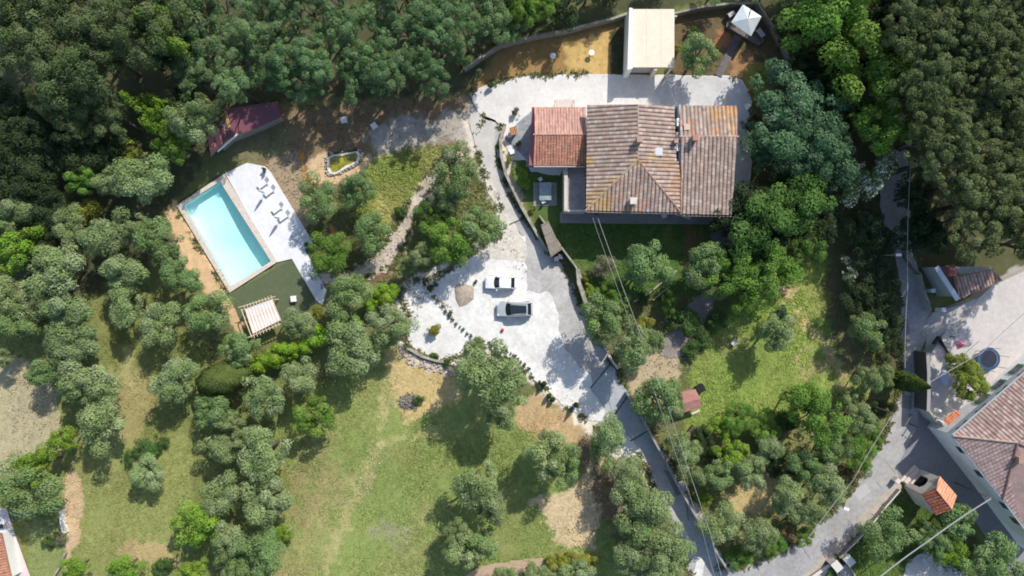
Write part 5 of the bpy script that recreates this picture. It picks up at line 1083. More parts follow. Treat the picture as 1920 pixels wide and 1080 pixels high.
wall('dark garden wall slanting beside the bottom left lawn', [(120, 1040), (110, 1065), (98, 1085)], .6, .25)
wall('low stone edging wall between the gravel yard and the meadow', [(768, 655), (790, 668), (815, 676), (838, 680)], .5, .3)
wall('thick grey garden wall at the road edge of the farmhouse courtyard', [(1740, 664), (1742, 700), (1742, 740), (1741, 768)], 2.8, .45, m=mat('shade_dark_render', (.12, .11, .105), n2=((3, .15),)), cap=mat('grey_cap'))  # render darkened: the shade on its lane side is put into the colour
wall('dark wall along the shaded lane above the courtyard', [(1727, 515), (1735, 550), (1746, 582)], 1.4, .2, m=PLAST2)
wall('low wall beside the shaded lane near the pines', [(1700, 480), (1714, 500), (1727, 515)], 1.0, .25)
wall('courtyard wall at the corner of the farmhouse', [(1744, 772), (1756, 788), (1775, 800)], 2.6, .25, m=PLAST2)
# stone bin shelter
t = empty('stone_shelter', P(1030, 445), label='weathered slab-roofed stone bin shelter beside the driveway wall', cat='shelter')
S = [(1014, 422), (1028, 414), (1053, 468), (1033, 482)]
b = MB(); b.prism([P(x, y, 1.9)[:2] for x, y in S[::-1]], 1.8, 1.9); under(b.build('slab_roof', mat('mossy_slab', (.27, .235, .195), n=(1.2, .9, (.19, .175, .13)), n2=((5, .2),))), t)
b = MB(); b.prism([P(x, y, 1.9)[:2] for x, y in [(1016, 424), (1027, 418), (1050, 466), (1034, 477)][::-1]], 0, 1.8); under(b.build('masonry', STONE), t)
for k in range(4):
    f = k/3; b = MB(); p, q = P(1016+17*f, 424+54*f, 1.93), P(1028+23*f, 416+50*f, 1.93); b.tube([p, q], .06, 5); under(b.build('roof_batten', mat('old_batten', (.27, .23, .19))), t)
for k, (x, y) in enumerate([(1042, 486), (1050, 482)]):
    t = empty('waste_bin', P(x, y), label=['left', 'right'][k]+' dark waste bin below the stone bin shelter', cat='bin', group='waste bins by the shelter')
    b = MB(); b.box((0, 0, .5), (.5, .55, 1.0)); link('bin_body', b.build('bin_body', mat('dark_bin', (.07, .08, .10), .5)).data, t); b = MB(); b.box((0, .02, 1.04), (.56, .6, .07)); link('lid', b.build('lid', mat('dark_lid', (.10, .11, .14), .5)).data, t)

# glass-topped terrace and things west of the annex
t = empty('garden_table', P(1022, 360), label='glass topped garden table on the tiled square beside the villa wing', cat='table')
b = MB(); b.box((P(1022, 360)[0], P(1022, 360)[1], .72), (1.5, 2.2, .05)); under(b.build('table_top', mat('blue_glass', (.22, .30, .31), .12, spec=.6, n=(1.5, .8, (.40, .46, .46)))), t)
for dx in (-.6, .6):
    for dy in (-.9, .9): b = MB(); b.box((P(1022, 360)[0]+dx, P(1022, 360)[1]+dy, .36), (.08, .08, .68)); under(b.build('leg', mat('grey_metal')), t)
sheet('tiled_square', [(1000, 342), (1044, 342), (1044, 386), (1000, 386)], .06, mat('tile_square', (.33, .34, .31), n=(2.5, .8, (.22, .22, .21)), n2=((6, .15),)))
WM = mat('white_paint', (.78, .78, .76), .5)
def chair(x, y, rz, label, group=None, m=WM, sc=1.0, z=0):
    t = empty('garden_chair', (P(x, y)[0], P(x, y)[1], z), rz, sc, label, 'chair', group)
    b = MB(); b.box((0, 0, .45), (.46, .46, .04)); link('seat', b.build('seat', m).data, t)
    b = MB(); b.box((-.24, 0, .70), (.04, .46, .42), 0, tilt=-.15); link('backrest', b.build('backrest', m).data, t)
    for dx in (-.2, .2):
        for dy in (-.2, .2): b = MB(); b.box((dx, dy, .215), (.04, .04, .43)); link('leg', b.build('leg', m).data, t)
    return t
chair(1013, 337, .6, 'white garden chair beside the glass table left of the villa')
chair(1018, 378, 2.0, 'pale garden chair below the glass table left of the villa')
# red building with things on the west terrace
t = empty('pizza_oven', P(962, 243), label='orange tiled little oven on the terrace left of the villa', cat='oven')
b = MB(); slope(b, [P(955, 240, 1.6), P(968, 236, 1.6), P(970, 250, 1.3), P(957, 254, 1.3)], [(.62, .30, .13), (.55, .26, .12)], row=.22, tl=.3, amp=.03, thick=.08); under(b.build('roof', TILE), t)
b = MB(); b.prism([P(957, 252, 1.2)[:2], P(968, 249, 1.2)[:2], P(967, 238, 1.2)[:2], P(957, 241, 1.2)[:2]], 0, 1.2); under(b.build('oven_wall', PLAST), t)
for k, (x, y, lab) in enumerate([(955, 255, 'white box in front of the orange tiled oven'), (960, 286, 'white pot on the slate chips left of the villa wing'), (1244, 405, 'white chair-sized box on the dark patio south of the villa')]):
    t = empty('storage_box', P(x, y), .3, label=lab, cat='box'); b = MB(); b.box((0, 0, .25), (.55, .5, .5)); link('box_body', b.build('box_body', WM).data, t); b = MB(); b.box((0, 0, .53), (.6, .55, .05)); link('lid', b.build('lid', WM).data, t)
t = empty('patio_awning', P(1268, 405), label='crumpled pale grey awning on the dark patio under the villa eaves', cat='awning')
b = MB(); pa = [P(1262, 399, 2.2), P(1270, 399, 2.25), P(1296, 404, 2.15), P(1294, 411, 1.9), P(1284, 409, 2.0)]; b.poly(pa); under(b.build('canvas', mat('grey_canvas', (.45, .47, .50), n2=((4, .1),))), t)
b = MB(); b.tube([(pa[3][0], pa[3][1], 0), pa[3]], .03, 5); b.tube([(pa[0][0], pa[0][1], 0), pa[0]], .03, 5); under(b.build('pole', mat('grey_metal')), t)
# plant pots
def pot(x, y, label, r=.28, h=.35, pk=1.0, col=(.45, .20, .12), tall=0):
    t = empty('potted_plant', P(x, y, .1), R.random()*6, label=label, cat='potted plant'); b = MB(); b.lathe([(r*.7, 0), (r, h), (r*.85, h), (r*.8, h-.05)], (0, 0, 0), 10)
    link('pot', b.build('pot', mat('terracotta', (.42, .19, .11))).data, t)
    if tall:
        o = link('foliage', pt_mesh, t); o.location = (0, 0, h-.05); o.scale = (1, 1, tall)
    else: o = link('foliage', pm[0], t); o.location = (0, 0, h-.12); o.scale = (pk,)*3
n = 1500; z = rng.random(n)*1.6; rad = np.interp(z, [0, .3, 1.0, 1.6], [.22, .30, .22, .03])*rng.uniform(.7, 1.05, n); th = rng.random(n)*6.283
pos = np.stack([rad*np.cos(th), rad*np.sin(th), z], 1); nr = unit(n); tt = np.cross(nr, unit(n)); tt /= np.linalg.norm(tt, axis=1, keepdims=True); ss = np.cross(nr, tt); l = .055
pt_mesh = quads_mesh('foliage', np.stack([pos-tt*l-ss*l*.3, pos-ss*l, pos+tt*l, pos+ss*l], 1), np.array([(.07, .105, .035), (.05, .08, .03)])[rng.integers(0, 2, n)], LEAF['wood'])
pot(1020, 718, 'tall potted cypress at the left of the gravel yard lower edge', tall=.9); pot(1079, 757, 'tall potted cypress with a long shadow near the concrete slabs', tall=1.35); pot(1029, 741, 'middle potted cypress on the meadow edge of the gravel yard', tall=.7); pot(1036, 748, 'smallest potted cypress on the meadow edge of the gravel yard', tall=.55)
pot(1119, 401, 'potted plant at the left end of the dark patio', pk=.9); pot(1000, 263, 'dark potted plant on the slate chips by the red wing', pk=.9); pot(973, 273, 'dark potted plant between low wall and red wing', pk=1.2)

# maroon roofed shed by the grove
t = empty('metal_shed', P(460, 225), label='long lean-to shed with a maroon metal roof under the grove', cat='shed')
mar = mat('maroon_sheet', (.215, .085, .105), .55, n=(.6, .7, (.17, .07, .085)), n2=((3, .08),)); mar2 = mat('faded_red_sheet', (.48, .18, .17), .6, n=(1, .8, (.60, .28, .25)), n2=((3, .1),))
b = MB(); z1, z2 = 2.7, 2.35
b.poly([P(420, 205, z1), P(425, 262, z2), P(452, 250, z2), P(482, 240, z2), P(528, 219, z2), P(520, 190, z1)]); b.poly([P(405, 235, z1), P(396, 294, z2), P(423, 264, z2), P(419, 236, z1)] )
o = b.build('roof', mar); sol = o.modifiers.new('thickness', 'SOLIDIFY'); sol.thickness = .06; under(o, t)
b = MB(); b.poly([P(398, 240, z1+.06), P(390, 262, z2+.16), P(396, 293, z2+.06), P(418, 268, z2+.09), P(411, 240, z1+.05)]); o = b.build('faded_roof_panel', mar2); sol = o.modifiers.new('thickness', 'SOLIDIFY'); sol.thickness = .05; under(o, t)
b = MB(); b.poly([P(420, 208, z1+.08), P(425, 207, z1+.08), P(433, 238, z1-.1), P(427, 240, z1-.1)]); under(b.build('roof_strip', mat('ochre_strip', (.36, .26, .10))), t)
b = MB(); b.tube([P(408, 284, z2-.02), P(446, 251, z2)], .11, 6); under(b.build('gutter', mat('white_metal')), t)
b = MB(); b.prism([P(x, y, 2.2)[:2] for x, y in [(408, 276), (427, 260), (484, 237), (520, 220), (513, 198), (425, 210), (402, 245)]], 0, 2.2); under(b.build('wall', mat('shed_wall', (.30, .27, .24), n2=((3, .15),))), t)

# pergola by the pool
t = empty('pergola', P(490, 600), label='wooden pergola with a striped white canopy beside the artificial lawn', cat='pergola')
HPG = 2.4; wood_m = mat('pergola_wood', (.60, .47, .34), n2=((4, .15),))
Q = [(459, 580), (510, 561), (526, 600), (474, 626)]
W_ = [Vector(P(x, y, HPG)) for x, y in Q]
b = MB(); ns = 9
for k in range(ns):
    a0, a1 = k/ns+.008, (k+1)/ns-.008
    tl_, tr_ = W_[0].lerp(W_[1], a0), W_[0].lerp(W_[1], a1); bl, br = W_[3].lerp(W_[2], a0), W_[3].lerp(W_[2], a1); m1 = (tl_+bl)/2-Vector((0, 0, .10)); m2 = (tr_+br)/2-Vector((0, 0, .10))
    b.face([m1, m2, tr_, tl_]); b.face([bl, br, m2, m1])
under(b.build('canopy', mat('white_canvas', (.82, .77, .74), n=(2, .5, (.74, .68, .64)), trans=.1)), t)
for k in range(10):
    a = k/9; p, q = W_[0].lerp(W_[1], a), W_[3].lerp(W_[2], a); d = (q-p).normalized(); b = MB(); b.tube([p-d*.5-Vector((0, 0, .06)), q+d*.55-Vector((0, 0, .06))], .05, 4); under(b.build('rafter', wood_m), t)
for (x0, y0), (x1, y1) in [((447, 577), (516, 556)), ((463, 634), (534, 604)), ((452, 580), (472, 633))]:
    b = MB(); b.tube([P(x0, y0, HPG-.12), P(x1, y1, HPG-.12)], .075, 4); under(b.build('beam', wood_m), t)
for x, y in [(452, 581), (511, 562), (527, 603), (471, 630)]:
    b = MB(); X, Y, _ = P(x, y, HPG-.15); b.box((X, Y, (HPG-.15)/2), (.13, .13, HPG-.15), .35); under(b.build('post', wood_m), t)
# white tables, stools
def sq_table(x, y, rz, label, s=.75, name='side_table', h=.62, group=None):
    t = empty(name, P(x, y), rz, label=label, cat='table', group=group); b = MB(); b.box((0, 0, h), (s, s, .05)); link('table_top', b.build('table_top', WM).data, t)
    for dx in (-1, 1):
        for dy in (-1, 1): b = MB(); b.box((dx*s*.42, dy*s*.42, h/2-.01), (.06, .06, h-.04)); link('leg', b.build('leg', WM).data, t)
sq_table(553, 560, .1, 'white square table on the artificial lawn right of the pergola', .72)
sq_table(647, 227, .15, 'white square table on the brown yard, left of the two', .78, group='white square tables in the brown yard'); sq_table(703, 238, .6, 'white square table on the brown yard, right and tilted one', .74, group='white square tables in the brown yard')
def rd_table(x, y, label, r=.36, h=.7, z=0, group=None, ch=None):
    t = empty('round_table', P(x, y, z), label=label, cat='table', group=group); b = MB(); b.lathe([(r, 0), (r, .04), (.02, .041)], (0, 0, h), 18); link('table_top', b.build('table_top', WM).data, t)
    b = MB(); b.tube([(0, 0, .03), (0, 0, h)], .04, 8); link('stem', b.build('stem', mat('grey_metal')).data, t); b = MB(); b.lathe([(.22, 0), (.2, .04), (.02, .05)], (0, 0, 0), 12); link('foot', b.build('foot', mat('grey_metal')).data, t)
rd_table(1036, 108, 'white round table on the shaded earth of the walled yard', group='white round tables in the walled yard'); rd_table(1108, 102, 'white round table on the sunny earth of the walled yard', group='white round tables in the walled yard')
rd_table(552, 438, 'left small round white table in the shade at the end of the pool deck', .30, .5, .1); rd_table(564, 432, 'right small round white table in the shade at the end of the pool deck', .28, .5, .1)
chair(560, 446, 2.4, 'white chair in the shade at the end of the pool deck, lower', z=.1); chair(571, 440, 2.2, 'white chair in the shade at the end of the pool deck, right', z=.1)
# sun loungers and folded parasols
LM = mat('lounger_fabric', (.74, .74, .75), .8, n2=((4, .05),)); LF = mat('white_metal')
def lounger(x, y, rz, label):
    t = empty('sun_lounger', P(x, y, .1), rz, label=label, cat='sun lounger', group='white sun loungers on the pool deck')
    b = MB(); b.box((.35, 0, .33), (1.2, .56, .04)); link('seat', b.build('seat', LM).data, t)
    b = MB(); b.box((-.52, 0, .56), (.78, .56, .04), 0, tilt=.65); link('backrest', b.build('backrest', LM).data, t)
    b = MB(); b.tube([(.95, -.30, .31), (-.3, -.30, .31)], .022, 5); b.tube([(.95, .30, .31), (-.3, .30, .31)], .022, 5); b.tube([(-.8, -.3, .78), (-.8, .3, .78)], .02, 5); link('frame', b.build('frame', LF).data, t)
    for dx in (-.3, .9):
        for dy in (-.29, .29): b = MB(); b.tube([(dx, dy, 0), (dx+(.1 if dx < 0 else -.1), dy, .31)], .022, 5); link('leg', b.build('leg', LF).data, t)
aL = math.atan2(-.60, -.80)
for x, y, lab in [(497, 343, 'uppermost sun lounger on the white pool deck'), (509, 357, 'second sun lounger from the top of the pool deck'), (524, 389, 'third sun lounger from the top of the pool deck'), (536, 404, 'lowest of the four sun loungers on the pool deck')]: lounger(x, y, aL, lab)
for x, y, lab in [(499, 362, 'folded white parasol between the upper pair of loungers and the pool'), (527, 410, 'folded white parasol between the lower pair of loungers and the pool')]:
    t = empty('parasol', P(x, y, .1), label=lab, cat='parasol', group='folded parasols on the pool deck')
    b = MB(); b.tube([(0, 0, 0), (0, 0, 2.7)], .025, 6); link('pole', b.build('pole', WM).data, t); b = MB(); b.lathe([(.05, 1.0), (.20, 1.15), (.17, 1.8), (.10, 2.4), (.03, 2.65)], (0, 0, 0), 10); link('canopy', b.build('canopy', LM).data, t); b = MB(); b.lathe([(.26, 0), (.24, .07), (.03, .09)], (0, 0, 0), 12); link('base', b.build('base', WM).data, t)

# ---------------------------------------------------------------- cars
def car(x, y, L_, Wd, H, rz, paint, label, pano, kind='hatch'):
    t = empty('parked_car', P(x, y, .05), rz, 1.03, label=label, cat='car')   # nose towards -x
    glass = mat('car_glass', (.018, .024, .034), .08, spec=.8); black = mat('tyre_rubber', (.02, .02, .02), .8); hl = mat('headlight_glass', (.75, .78, .8), .1, spec=.8)
    hx = L_/2
    st = [-hx, -hx+.10, -hx+.32, -hx+.95, -hx+1.25, -.1, hx-1.0, hx-.4, hx-.12, hx]
    hw = [Wd*.30, Wd*.40, Wd*.47, Wd*.495, Wd*.5, Wd*.5, Wd*.495, Wd*.47, Wd*.42, Wd*.34]
    bl = [.62, .70, .78, .90, .94, .95, .98, 1.0, .96, .82]
    b = MB(); rings = []
    for s_, w_, z in zip(st, hw, bl):
        rings.append([(s_, -w_*.92, .22), (s_, -w_, .45), (s_, -w_*.985, z-.14), (s_, -w_*.86, z), (s_, 0, z+.035), (s_, w_*.86, z), (s_, w_*.985, z-.14), (s_, w_, .45), (s_, w_*.92, .22)])
    for a, c in zip(rings, rings[1:]):
        for k in range(8): b.face([a[k], c[k], c[k+1], a[k+1]][::-1])
        b.face([a[0], a[8], c[8], c[0]][::-1])
    b.face(rings[0]); b.face(rings[-1][::-1]); me_ = b.build('body', paint, smooth=False); bo = link('body', me_.data, t); bo.data.polygons.foreach_set('use_smooth', [True]*len(bo.data.polygons))
    wx0, wx1 = -hx+1.05, -hx+1.72; rx1 = hx-.62; rx2 = hx-.20 ; wb, wt = Wd*.43, Wd*.36; zb, zt = .95, H
    def q(m, name, pts, two=False):
        b = MB(); b.face(pts); o = link(name, b.build(name, m).data, t)
        if two: so_ = o.modifiers.new('s', 'SOLIDIFY'); so_.thickness = .02
        return o
    # windscreen (bowed), roof, rear window, sides
    b = MB()
    for (y0, y1, o0, o1) in [(-1, -.5, .18, .04), (-.5, 0, .04, 0), (0, .5, 0, .04), (.5, 1, .04, .18)]:
        b.face([(wx0+o0, y0*wb, zb), (wx0+o1, y1*wb, zb), (wx1+o1*.6, y1*wt, zt-.05), (wx1+o0*.6, y0*wt, zt-.05)][::-1])
    link('windscreen', b.build('windscreen', glass).data, t)
    b = MB(); nxr = 7
    for i in range(nxr):
        for (y0, y1) in [(-1, -.6), (-.6, 0), (0, .6), (.6, 1)]:
            x0_ = wx1+(rx1-wx1)*i/nxr; x1_ = wx1+(rx1-wx1)*(i+1)/nxr
            def zr(xx, yy): f = (xx-wx1)/(rx1-wx1); return zt-.05+.06*math.sin(math.pi*min(1, f*1.15+.05))-.05*yy*yy-(.06*f)
            b.face([(x0_, y0*wt, zr(x0_, y0)), (x1_, y0*wt, zr(x1_, y0)), (x1_, y1*wt, zr(x1_, y1)), (x0_, y1*wt, zr(x0_, y1))])
    rf = link('roof', b.build('roof', paint).data, t); rf.data.polygons.foreach_set('use_smooth', [True]*len(rf.data.polygons))
    if pano:
        b = MB(); b.face([(wx1+.02, -wt*.80, zt+.035), (rx1-.15, -wt*.66, zt+.02), (rx1-.15, wt*.66, zt+.02), (wx1+.02, wt*.80, zt+.035)]); link('glass_roof', b.build('glass_roof', glass).data, t)
        for s_ in (-1, 1):
            b = MB(); b.tube([(wx1+.1, s_*wt*.92, zt-.0), (0, s_*wt*.94, zt+.07), (rx1-.1, s_*wt*.90, zt-.02)], .022, 5); link('roof_rail', b.build('roof_rail', mat('dark_trim', (.05, .05, .055), .4)).data, t)
    zre = zt-.14
    b = MB()
    for (y0, y1) in [(-1, -.4), (-.4, .4), (.4, 1)]: b.face([(rx1, y0*wt, zre+.03), (rx2, y0*wb*.96, zb+.06), (rx2, y1*wb*.96, zb+.06), (rx1, y1*wt, zre+.03)])
    link('rear_window', b.build('rear_window', glass).data, t)
    for s_ in (-1, 1):
        b = MB(); f = [(wx0+.18, s_*wb, zb), (rx2, s_*wb*.96, zb+.06), (rx1, s_*wt, zre+.03), (wx1+.1, s_*wt, zt-.09)]; b.face(f if s_ < 0 else f[::-1]); link('side_window', b.build('side_window', glass).data, t)
        b = MB(); b.tube([(wx0+.18, s_*(wb+.004), zb+.01), (wx1+.1, s_*(wt+.01), zt-.06), (rx1, s_*(wt+.01), zre+.04), (rx2, s_*(wb*.96+.004), zb+.07)], .035, 5); link('pillar', b.build('pillar', paint).data, t)
        b = MB(); b.box((wx0+.38, s_*(Wd*.5+.07), .98), (.14, .22, .13)); link('wing_mirror', b.build('wing_mirror', paint).data, t)
        b = MB(); b.box((-hx+.20, s_*Wd*.34, .68), (.24, .26, .14), s_*-.35*-1); link('headlight', b.build('headlight', hl).data, t)
        b = MB(); b.box((hx-.09, s_*Wd*.36, .80), (.12, .20, .16), s_*.3*-1); link('tail_light', b.build('tail_light', mat('tail_red', (.45, .02, .02), .2)).data, t)
        for xx in (-hx+.78, hx-.72):
            b = MB(); b.tube([(xx, s_*(Wd*.5-.20), .31), (xx, s_*(Wd*.5+.005), .31)], .31, 16); tb = link('wheel', b.build('wheel', black).data, t)
            b = MB(); b.tube([(xx, s_*(Wd*.5-.05), .31), (xx, s_*(Wd*.5+.012), .31)], .19, 10); link('rim', b.build('rim', mat('alloy', (.5, .5, .52), .35, metal=.8)).data, tb)
    b = MB(); b.box((hx-.02, 0, .62), (.05, .5, .13)); link('number_plate', b.build('number_plate', WM).data, t)
    b = MB(); b.box((-hx+.02, 0, .50), (.06, .9, .16)); link('grille', b.build('grille', black).data, t)
    return t
car(939, 530, 3.75, 1.62, 1.48, math.radians(-1), mat('white_car_paint', (.82, .82, .82), .25, spec=.5), 'white small hatchback parked on the gravel with its nose to the left', False)
car(965, 579.5, 4.35, 1.82, 1.60, math.radians(1), mat('silver_car_paint', (.56, .60, .60), .3, metal=.35, spec=.5), 'silver crossover car with dark glass roof parked below the white hatchback', True)

# things on the gravel
t = empty('red_ball', P(942, 619, 0), label='small bright red ball lying on the white gravel below the silver car', cat='ball')
b = MB(); b.lathe([(.02, -.2), (.12, -.16), (.19, -.06), (.21, .02), (.17, .12), (.09, .185), (.01, .205)], (0, 0, .26), 16); o = link('ball_skin', b.build('ball_skin', mat('red_rubber', (.62, .012, .03), .5)).data, t)
X, Y, _ = P(870, 552); sh = MB(); rs = 16; prev = None; z_ = .05
t = empty('sand_heap', (X, Y, 0), label='low brown heap of sand on the white gravel left of the cars', cat='heap')
rad_ = [1.32*(1+.12*math.sin(k*1.3)+.06*math.sin(3.1*k)) for k in range(rs)]
lev = [(1.0, .04), (.82, .16), (.6, .27), (.35, .34), (.12, .37)]
Rg = [[(rad_[k]*f*math.cos(6.283*k/rs)*.95, rad_[k]*f*1.12*math.sin(6.283*k/rs), z+R.uniform(-.02, .03)) for k in range(rs)] for f, z in lev]
for a, c in zip(Rg, Rg[1:]):
    for k in range(rs): sh.face([a[k], a[(k+1) % rs], c[(k+1) % rs], c[k]])
sh.face(Rg[-1]); o = link('heap', sh.build('heap', mat('brown_sand', (.43, .36, .285), n=(2, .9, (.35, .29, .225)), n2=((5, .2), (13, .15)), bump=(8, .6, .08))).data, t)
# brush heap in the meadow
t = empty('brush_heap', P(767, 752), label='grey heap of dead branches in the straw-coloured meadow', cat='heap')
b = MB()
for k in range(170):
    a = R.random()*6.28; rr_ = R.random()**.6*1.15; z = R.uniform(.05, .8)*(1-rr_*.6); p = Vector((rr_*math.cos(a), rr_*.8*math.sin(a), z)); a2 = R.random()*6.28; d = Vector((math.cos(a2), math.sin(a2), R.uniform(-.2, .2)))*R.uniform(.25, .5); g_ = R.uniform(.16, .42)
    b.tube([p-d, p+d], R.uniform(.02, .05), 4, (g_, g_*.9, g_*.82))
link('branches', b.build('branches', M_stone).data, t)
# wheelbarrow on the lawn
t = empty('wheelbarrow', P(1374, 642), .9, label='small grey wheelbarrow with dark handles on the right hand lawn', cat='wheelbarrow')
b = MB(); tp = [(-.35, -.28, .62), (.45, -.34, .68), (.45, .34, .68), (-.35, .28, .62)]; bt = [(-.2, -.16, .34), (.2, -.18, .34), (.2, .18, .34), (-.2, .16, .34)]
for i in range(4): b.face([bt[i], bt[(i+1) % 4], tp[(i+1) % 4], tp[i]])
b.face(bt); link('tray', b.build('tray', mat('galvanised', (.42, .44, .46), .5)).data, t)
for s_ in (-1, 1): b = MB(); b.tube([(-1.0, s_*.28, .55), (.2, s_*.14, .3), (.62, s_*.05, .2)], .03, 5); link('handle', b.build('handle', mat('dark_trim')).data, t)
b = MB(); b.tube([(.65, -.05, .2), (.65, .05, .2)], .2, 12); link('wheel', b.build('wheel', mat('tyre_rubber')).data, t)
# small shed with red roof and bins
t = empty('garden_shed', P(1296, 750), label='small garden shed with a faded red pitched roof on the lawn edge', cat='shed')
b = MB(); sm = mat('red_felt_roof', (.36, .155, .13), .8, n=(1.2, .8, (.42, .24, .20)), n2=((4, .1),)); zr_, ze = 2.3, 1.9
rA, rB = P(1280, 756, zr_), P(1313, 748, zr_)
b.face([rA, rB, P(1304, 729, ze), P(1279, 737, ze)]); b.face([P(1281, 774, ze), P(1316, 763, ze), rB, rA]); o = b.build('roof', sm); sl = o.modifiers.new('t', 'SOLIDIFY'); sl.thickness = .06; under(o, t)
b = MB(); b.prism([P(x, y, 1.85)[:2] for x, y in [(1283, 770), (1312, 761), (1302, 733), (1281, 740)]], 0, 1.85); under(b.build('wall', mat('shed_boards', (.40, .32, .25), n2=((4, .15),))), t)
t = empty('compost_bin', P(1311, 727), .5, label='black square compost bin at the upper corner of the small red shed', cat='bin'); b = MB(); b.box((0, 0, .4), (.95, .85, .8)); link('bin_body', b.build('bin_body', mat('black_plastic', (.018, .018, .02), .5)).data, t); b = MB(); b.box((0, 0, .83), (1.0, .9, .06)); link('lid', b.build('lid', mat('black_plastic')).data, t)
t = empty('log_pile', P(1296, 806), .9, label='dark stack of logs below the small red shed', cat='log pile')
for k in range(9): b = MB(); b.tube([(-.6, (k % 3-1)*.26, .14+(k//3)*.24), (.6, (k % 3-1)*.26, .14+(k//3)*.24)], .13, 7); link('log', b.build('log', BARK).data, t)
t = empty('garden_bench', P(1302, 772), .45, label='pale little bench below the small red shed', cat='bench'); b = MB(); b.box((0, 0, .42), (1.2, .3, .05)); link('seat', b.build('seat', mat('pale_wood', (.60, .54, .44))).data, t)
for dx in (-.5, .5): b = MB(); b.box((dx, 0, .2), (.07, .28, .39)); link('leg', b.build('leg', mat('pale_wood')).data, t)
# tarpaulin lower left
t = empty('tarpaulin', P(80, 955), label='dark blue tarpaulin spread under the wide olive at lower left', cat='tarpaulin'); b = MB()
g = 8; pts = [[P(22+(112-22)*i/g, 948+14*(1-i/g)+j*2.2-4*j*(i/g)*.2, .35+.15*math.sin(i*1.7+j)) for i in range(g+1)] for j in range(6)]
for j in range(5):
    for i in range(g): b.face([pts[j+1][i], pts[j+1][i+1], pts[j][i+1], pts[j][i]])
o = b.build('sheet', mat('blue_tarp', (.015, .08, .15), .45)); under(o, t)
# terrace building lower left: red tile strip and people-free furniture
t = empty('tiled_lean_to', P(0, 1040), label='orange-red tiled strip of roof at the lower left corner', cat='roof'); b = MB()
slope(b, [P(-12, 998, 2.5), P(3, 1000, 2.3), P(22, 1085, 2.3), P(-12, 1095, 2.5)], NEWT+[(.56, .27, .15)], row=.33, tl=.36, amp=.03, down=(1, .2)); under(b.build('roof_tiles', TILE), t)
b = MB(); b.prism([P(-12, 1090, 2.2)[:2], P(18, 1085, 2.2)[:2], P(1, 1003, 2.2)[:2], P(-12, 1003, 2.2)[:2]], 0, 2.2); under(b.build('wall', PLAST), t)
sheet('white_terrace_strip', [(-5, 970), (8, 975), (34, 1090), (22, 1090)], .09, mat('white_terrace', (.78, .76, .74), n2=((3, .05),)))
for k, (x, y) in enumerate([(7, 985), (5, 1010), (11, 1028), (18, 1050), (25, 1072), (30, 1060)]):
    chair(x, y, k*.9, ['highest', 'second', 'third', 'fourth', 'fifth', 'rightmost'][k]+' dark chair down the white terrace strip at lower left', 'dark chairs on the lower left terrace', m=mat('dark_trim', (.05, .05, .055), .4))

# ---------------------------------------------------------------- farmhouse on the right
t = farm = empty('farmhouse', P(1860, 830), label='white walled farmhouse with weathered tile roof and green shutters, right edge', cat='house')
FT = [(.42, .285, .25), (.36, .24, .215), (.47, .34, .30), (.32, .215, .19), (.50, .38, .33)]
A_, B_, C_, D_ = (1787, 817), (1908, 830), (1881, 936), (1975, 1062); HE, HR = 6.0, 8.0
b = MB()
slope(b, [P(*A_, HE), P(*B_, HR), P(2010, 745, HR), P(1965, 662, HE)], FT, row=.42, seed=21, amp=.07)
slope(b, [P(*B_, HR), P(*A_, HE), P(*C_, HE)], [(.47, .33, .30), (.43, .29, .26), (.50, .36, .33)], row=.42, seed=22, amp=.03, var=.10)
slope(b, [P(*C_, HE), P(*D_, HE), P(2040, 900, HR), P(*B_, HR)], FT, row=.42, seed=23, amp=.07)
slope(b, [P(*B_, HR), P(2040, 900, HR-.05), P(2010, 745, HR)], FT, row=.42, seed=24, amp=.07, down=(1, 0))
ridge(b, P(*A_, HE+.08), P(*B_, HR+.05), (.50, .36, .28), .12); ridge(b, P(*B_, HR+.05), P(*C_, HE+.08), (.26, .15, .13), .12)
under(b.build('roof', TILE), farm)
Af, Bf, Cf = Vector(P(*A_, HE)), Vector(P(1965, 662, HE)), Vector(P(*C_, HE)); Df = Vector(P(*D_, HE))
n1 = (Bf-Af).normalized(); n1 = Vector((-n1.y, n1.x, 0)); n1 = n1 if n1.x < 0 else -n1      # outward, up-left
n2_ = (Cf-Af).normalized(); n2_ = Vector((n2_.y, -n2_.x, 0)); n2_ = n2_ if n2_.x < 0 else -n2_
n3 = (Df-Cf).normalized(); n3 = Vector((n3.y, -n3.x, 0)); n3 = n3 if n3.x < 0 else -n3
ov = .35
Ai = Af-n1*ov-n2_*ov; Bi = Bf-n1*ov; Ci = Cf-n2_*ov; Di = Df-n3*ov; far = Vector((Bi.x+6, Di.y+6, 0)); far2 = Vector((Di.x+6, Di.y+8, 0))
b = MB(); ft = [Ai, Ci, Di, far2, far, Bi]; b.prism([(p.x, p.y) for p in ft], 0, HE-.22); under(b.build('wall', mat('farm_plaster', (.86, .86, .85), n=(.6, .6, (.66, .66, .65)), n2=((3, .06),))), farm)
b = MB(); b.tube([Af+n1*.06+Vector((0, 0, -.12)), Bf+n1*.06+Vector((0, 0, -.12))], .11, 6); b.tube([Af+n2_*.06+Vector((0, 0, -.12)), Cf+n2_*.06+Vector((0, 0, -.12)), Df+n3*.06+Vector((0, 0, -.12))], .11, 6); under(b.build('gutter', mat('lead_grey')), farm)
d1 = (Bi-Ai).normalized(); a1 = math.atan2(d1.y, d1.x); green = mat('green_shutter', (.045, .13, .085), .6); brown = mat('brown_shutter', (.16, .09, .055), .6); glass2 = mat('window_glass')
L1 = (Bi-Ai).length
